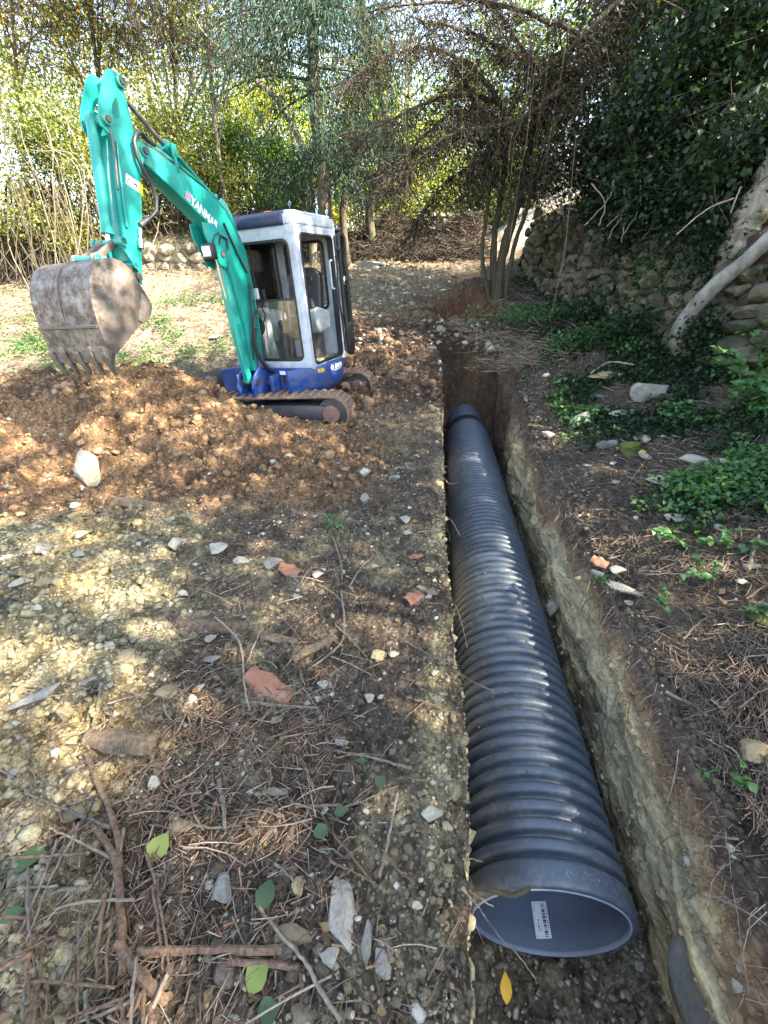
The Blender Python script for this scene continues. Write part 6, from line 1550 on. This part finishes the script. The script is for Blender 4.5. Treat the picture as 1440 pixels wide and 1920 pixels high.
    # sticks: one long limb and the brush heap
    def stick(pts, r0, r1, label, group=None, mat=B_GREY, lift=.018, wob=.002, name='stick'):
        P = [onground(x, y) + Vector((0, 0, lift + (l[0] if l else 0))) for x, y, *l in pts]; b = P[0]
        mb = MB(); Q = curve([p - b for p in P], 6, wob, rr); m = len(Q); mb.tube(Q, [(r0 + (r1 - r0) * i / (m - 1)) * rr.uniform(.85, 1.15) for i in range(m)], 7)
        o = mb.build(name, mat, None, 0, True); o.location = b; tagged(o, label, 'stick', group); return o
    BR = bark_mat('reddish stick bark', (.10, .06, .04), (.26, .17, .11), 14, 5)
    stick([(168, 1425), (188, 1475), (215, 1540), (228, 1600), (232, 1700), (236, 1835)], .009, .010, 'long crooked branch running down through the brush heap', None, BR, .035)
    stick([(160, 1535), (205, 1590), (225, 1640), (236, 1760)], .010, .011, 'second branch crossing the long crooked one', None, BR, .03)
    stick([(222, 1770), (250, 1812), (290, 1860), (318, 1880)], .014, .013, 'thick sawn stick end pointing to the bottom', None, BR, .02)
    stick([(262, 1788), (400, 1786), (530, 1786)], .009, .010, 'long straight stick lying level near the bottom', None, BR, .02)
    stick([(430, 1805), (560, 1817)], .010, .006, 'short reddish stick just below the long level one', None, BR, .014)
    stick([(485, 1700), (520, 1750), (570, 1805), (600, 1860), (640, 1920)], .004, .006, 'thin pale stick running from the green leaf to the bottom edge', None, B_ROOT, .02)
    stick([(745, 1495), (730, 1570), (712, 1650)], .004, .005, 'straight pale stick standing out beside the trench', None, B_ROOT, .02)
    stick([(455, 1322), (520, 1328), (597, 1333)], .008, .005, 'grey twig lying under the terracotta fragment', None, B_GREY, .02)
    stick([(175, 1380), (185, 1330), (192, 1292)], .005, .005, 'short grey stick left of the rotten stump piece', None, B_GREY, .02)
    stick([(413, 1468), (420, 1510), (425, 1560)], .008, .007, 'stubby grey stick below the root tangle', None, B_GREY, .02)
    stick([(632, 1412), (700, 1425), (772, 1446)], .004, .006, 'thin grey stick pointing to the trench edge', None, B_GREY, .015)
    stick([(555, 1518), (640, 1515)], .006, .004, 'short brown stick above the upright splinter', None, BR, .02)
    stick([(640, 1115), (645, 1160), (640, 1210), (580, 1260)], .006, .005, 'bent grey twig right of the decayed wood', None, B_GREY, .02)
    stick([(625, 1010), (640, 1060), (642, 1090)], .006, .005, 'grey stick below the little weed', None, B_GREY, .015)
    stick([(405, 1165), (450, 1210), (460, 1290), (470, 1340)], .005, .004, 'thin root curling down past the terracotta fragment', None, B_ROOT, .03)
    stick([(465, 1250), (480, 1215), (490, 1190)], .004, .003, 'fine root crossing above the terracotta fragment', None, B_ROOT, .03)
    for k in range(40):
        x0 = rr.uniform(60, 330); y0 = rr.uniform(1560, 1905); a = rr.choice((rr.uniform(1.0, 2.0), rr.uniform(1.0, 1.7), rr.uniform(-.6, .6))); L = rr.uniform(60, 230)
        stick([(x0, y0, rr.uniform(0, .03)), (x0 - math.cos(a) * L * .5 + rr.uniform(-8, 8), y0 + math.sin(a) * L * .5, rr.uniform(0, .04)), (x0 - math.cos(a) * L, y0 + math.sin(a) * L)], rr.uniform(.0025, .007), .003, 'broken brown stick in the brush heap at the lower left', 'sticks of the brush heap at the lower left', rr.choice((BR, BR, B_ROOT, B_GREY)), rr.uniform(.01, .05), .002)
    for k in range(34):
        x0 = rr.uniform(300, 790); y0 = rr.uniform(1080, 1640); a = rr.uniform(-.9, .9); L = rr.uniform(40, 120)
        stick([(x0, y0), (x0 + math.cos(a) * L * .5, y0 + math.sin(a) * L * .5 + rr.uniform(-8, 8), rr.uniform(0, .02)), (x0 + math.cos(a) * L, y0 + math.sin(a) * L)], rr.uniform(.002, .005), .002, 'thin broken twig on the dark soil left of the trench', 'twigs on the dark soil left of the trench', rr.choice((BR, B_ROOT, B_GREY)), .015, .002)
    for k in range(34):
        x0 = rr.uniform(1030, 1430); y0 = rr.uniform(740, 1420); 
        if x0 < 1060 + (y0 - 760) * .42: continue
        a = rr.uniform(-1, .8); L = rr.uniform(50, 140)
        stick([(x0, y0), (x0 + math.cos(a) * L * .5, y0 + math.sin(a) * L * .5 + rr.uniform(-8, 8), rr.uniform(0, .03)), (x0 + math.cos(a) * L, y0 + math.sin(a) * L)], rr.uniform(.003, .006), .002, 'dry bent stem lying on the right bank', 'dry stems on the right bank', rr.choice((BR, B_ROOT, B_GREY)), .02, .003)
    stick([(1105, 712), (1140, 692), (1185, 697)], .014, .012, 'thick pale curved root on the slab below the wall', None, B_ROOT, .08, .003, 'root')
    stick([(1245, 1303), (1300, 1330), (1322, 1348)], .006, .006, 'short grey stick with a chip at its end on the right bank', None, B_GREY, .02)
    stick([(1400, 1075), (1412, 1030), (1420, 1010)], .012, .009, 'stubby twisted root at the right edge', None, B_ROOT, .02, .003, 'root')
    # roots and sticks poking out of the trench walls
    def root(pts, r0, r1, label, mat=B_ROOT):
        P = [onwall(x, y, n_) for x, y, n_ in pts]; b = P[0]; mb = MB(); Q = curve([p - b for p in P], 7, .002, rr); m = len(Q)
        mb.tube(Q, [r0 + (r1 - r0) * i / (m - 1) for i in range(m)], 7); o = mb.build('root', mat, None, 0, True); o.location = b; tagged(o, label, 'root')
    root([(868, 1662, -.50), (900, 1664, -.40), (935, 1673, -.33), (962, 1678, -.28), (992, 1665, -.24)], .0065, .008, 'thick broken root jutting over the rim of the pipe mouth', B_DARK)
    root([(872, 1672, -.50), (900, 1705, -.36), (935, 1755, -.3), (975, 1795, -.25), (1005, 1838, -.2)], .0022, .0012, 'thin pale root hanging across the pipe mouth')
    root([(870, 1665, -.50), (895, 1680, -.40), (925, 1700, -.34)], .003, .0015, 'fine rootlet curling beside the pipe mouth')
    root([(822, 1232, -.47), (850, 1255, -.38), (890, 1280, -.3), (925, 1295, -.26)], .005, .0025, 'pale root reaching onto the ribs in the middle of the pipe')
    root([(825, 1165, -.47), (848, 1150, -.40), (856, 1135, -.34)], .006, .003, 'short forked root at the left wall above the pipe')
    root([(824, 1110, -.47), (850, 1130, -.38), (866, 1170, -.33), (876, 1215, -.3)], .0035, .002, 'looping thin root on the left side of the pipe')
    root([(820, 960, -.49), (845, 975, -.40), (862, 1005, -.36)], .004, .002, 'thin root drooping on the far half of the pipe')
    root([(822, 880, -.49), (840, 905, -.42), (858, 905, -.36)], .004, .002, 'small root by the far smooth part of the pipe')
    root([(965, 1035, .50), (972, 1005, .42), (1000, 985, .44), (1022, 992, .49)], .004, .003, 'curved root arching from the right trench wall')
    root([(860, 1385, -.46), (868, 1405, -.40), (866, 1440, -.38)], .002, .001, 'hair thin rootlet on the left wall in the lower half')
    root([(870, 1610, -.46), (890, 1612, -.40), (905, 1616, -.37)], .002, .001, 'tiny side rootlet above the pipe mouth')
    root([(1330, 1580, .42), (1350, 1570, .38), (1385, 1575, .42)], .003, .002, 'short dark root on the right trench wall', BR)
    # the pale leaning trunk and dead stump in front of the wall
    Y = 4.9
    b = onground(1285, 668); r_ = empty('leaning_bare_tree', b); tagged(r_, 'pale smooth trunk leaning right out of the bank in front of the wall', 'tree')
    Yb = b.y
    pts = [at(1300, 690, Yb), at(1278, 655, Yb), at(1272, 625, Yb - .02), at(1300, 580, Yb - .1), at(1345, 532, Yb - .2), at(1395, 492, Yb - .3), at(1450, 440, Yb - .4), at(1530, 360, Yb - .5), at(1600, 240, Yb - .6)]
    branch('trunk', [p - b for p in pts], .105, .060, B_PALE, r_, 14, 7, .002, .03, rr)
    b = at(1375, 600, Yb + .12); r_ = empty('dead_stump', b); tagged(r_, 'rough grey dead trunk rising behind the pale leaning one', 'tree')
    branch('trunk', [at(1352, 690, Yb + .12) - b, at(1352, 600, Yb + .12) - b, at(1372, 500, Yb + .12) - b, at(1400, 420, Yb + .12) - b, at(1450, 330, Yb + .12) - b, at(1510, 200, Yb + .12) - b], .19, .14, bark_mat('rough stump bark', (.12, .10, .075), (.30, .26, .20), 6, 3, moss=(.10, .10, .06)), r_, 12, 6, .012, .16, rr)
    for k, (p0, p1, lab) in enumerate([((1375, 372), (1268, 440), 'arching bare bramble stem over the wall left of the dead stump'), ((1390, 350), (1370, 400), 'thick sunlit dry stem beside the dead stump')]):
        a_, c_ = at(*p0, Yb - .1), at(*p1, Yb - .1); q = empty('bramble_vine', c_); tagged(q, lab, 'stem')
        branch('stem', [a_ - c_, (a_ - c_) * .5 + Vector((0, 0, .06)), Vector((0, 0, 0))], .009, .006, B_ROOT, q, 6, 6, .003)
    # ---------------- leafy plants with single leaves
    def leafmesh(L, W, name='leaf', serr=.08):
        V_ = []; F = []; n_ = 6
        for i in range(n_ + 1):
            u = i / n_; w_ = W * .5 * math.sin(math.pi * min(.999, u) ** .75) * (1 + serr * (i % 2)); zz = .12 * L * (4 * u * (1 - u))
            V_ += [(u * L, -w_, zz + w_ * .3), (u * L, 0, zz), (u * L, w_, zz + w_ * .3)]
        for i in range(n_):
            a = 3 * i; F += [(a, a + 3, a + 4, a + 1), (a + 1, a + 4, a + 5, a + 2)]
        mb = MB(); mb.add(V_, F); return mb
    lm = {}
    def plant(px, py, n_, R, H, L, mat, label, cat='plant', name='bramble_plant', W=.75):
        b = onground(px, py); r_ = empty(name, b); tagged(r_, label, cat)
        key = (round(L, 3), mat.name, W)
        if key not in lm: o_ = leafmesh(L, L * W).build('leaf', mat, None, 0, True); lm[key] = o_.data; bpy.data.objects.remove(o_)
        ns = max(3, n_ // 7)
        for s_ in range(ns):
            a = rr.uniform(0, 6.28); e = Vector((math.cos(a) * R * rr.uniform(.4, 1), math.sin(a) * R * rr.uniform(.4, 1), H * rr.uniform(.5, 1)))
            g_ = gz(b.x + e.x, b.y + e.y) - b.z; e.z += max(0, g_)
            c_ = curve([Vector((0, 0, -.01)), e * .5 + Vector((0, 0, H * .3)), e], 4)
            mb = MB(); mb.tube(c_, [.0028, .0026, .0024, .0022, .002, .0018, .0016, .0014, .0012][:len(c_)], 5); mb.build('stem', L_BRAM, r_)
            for q in range(n_ // ns):
                p = c_[min(len(c_) - 1, 2 + int(q * (len(c_) - 2) / max(1, n_ // ns)))]
                o = bpy.data.objects.new('leaf', lm[key]); COL.objects.link(o); o.parent = r_; o.location = p + Vector((rr.uniform(-.3, .3), rr.uniform(-.3, .3), rr.uniform(0, .2))) * L
                k_ = rr.uniform(.6, 1.15); o.scale = (k_, k_, k_); o.rotation_euler = (rr.uniform(-.5, .5), rr.uniform(-.35, .5), rr.uniform(0, 6.28))
    plant(1395, 745, 60, .42, .42, .10, L_BRAM, 'tall bright green leafy bush at the right edge below the leaning trunk', 'bush', 'leafy_bush', .8)
    plant(1350, 770, 60, .38, .30, .085, L_BRAM, 'green leafy bush left of the tall one under the leaning trunk', 'bush', 'leafy_bush', .8)
    plant(1425, 700, 46, .35, .45, .09, L_BRAM, 'upright leafy shoots at the very right edge below the wall', 'bush', 'leafy_bush', .6)
    plant(1300, 800, 40, .30, .16, .06, L_BRAM, 'low ivy tuft above the broken white stones')
    plant(1215, 950, 36, .22, .10, .045, L_BRAM, 'small bramble spreading left of the brick shaped stone')
    plant(1290, 1030, 44, .24, .12, .05, L_BRAM, 'bramble patch just below the brick shaped stone')
    plant(1400, 950, 44, .28, .14, .055, L_BRAM, 'bramble patch at the right edge under the grey rock')
    plant(1330, 1090, 34, .18, .10, .05, L_BRAM, 'trailing bramble leaves over the dry twigs on the right bank')
    plant(1375, 1040, 30, .20, .10, .045, L_BRAM, 'dark bramble leaves beside the blue grey stone')
    plant(1235, 1130, 26, .14, .05, .03, L_BRAM, 'little weed rosettes near the top of the right trench wall', W=.9)
    plant(1130, 1090, 18, .09, .05, .028, L_BRAM, 'tiny weed left of the pointed pale stone', W=.9)
    plant(1380, 1470, 9, .07, .07, .040, L_BRAM, 'small seedling with three bright leaves at the right trench edge', W=.95)
    plant(1315, 1455, 5, .06, .05, .022, L_BRAM, 'thin seedling creeping over the right trench edge', W=.9)
    plant(612, 1000, 44, .14, .13, .035, L_BRAM, 'dusty green weed growing beside the foot of the spoil pile', W=.6)
    plant(1060, 830, 26, .14, .08, .035, L_BRAM, 'small weed tuft left of the rubble on the right bank')
    plant(1410, 1150, 20, .12, .06, .04, L_BRAM, 'weed at the right edge above the mossy clump')
    for i, (px, py, wp, lab) in enumerate([(1432, 1165, 60, 'dark green moss cushion at the right edge'), (1205, 905, 34, 'moss cushion beside the pale blue grey stone'), (1180, 850, 44, 'olive moss cushion among the rubble on the right bank')]):
        p = onground(px, py); zc = p.y * CP - (p.z - CAMZ) * SP; me = rock_mesh('moss_cushion', 700 + i, simple('moss %d' % i, (.055, .065, .012), .95, bscale=160, bstr=1.0), 3, 1, .5)
        for q in me.polygons: q.use_smooth = True
        o = bpy.data.objects.new('moss_cushion', me); COL.objects.link(o); w_ = wp * zc / 1600; o.location = p; o.scale = (w_, w_ * .8, w_ * .4); tagged(o, lab, 'moss')
build_pieces()
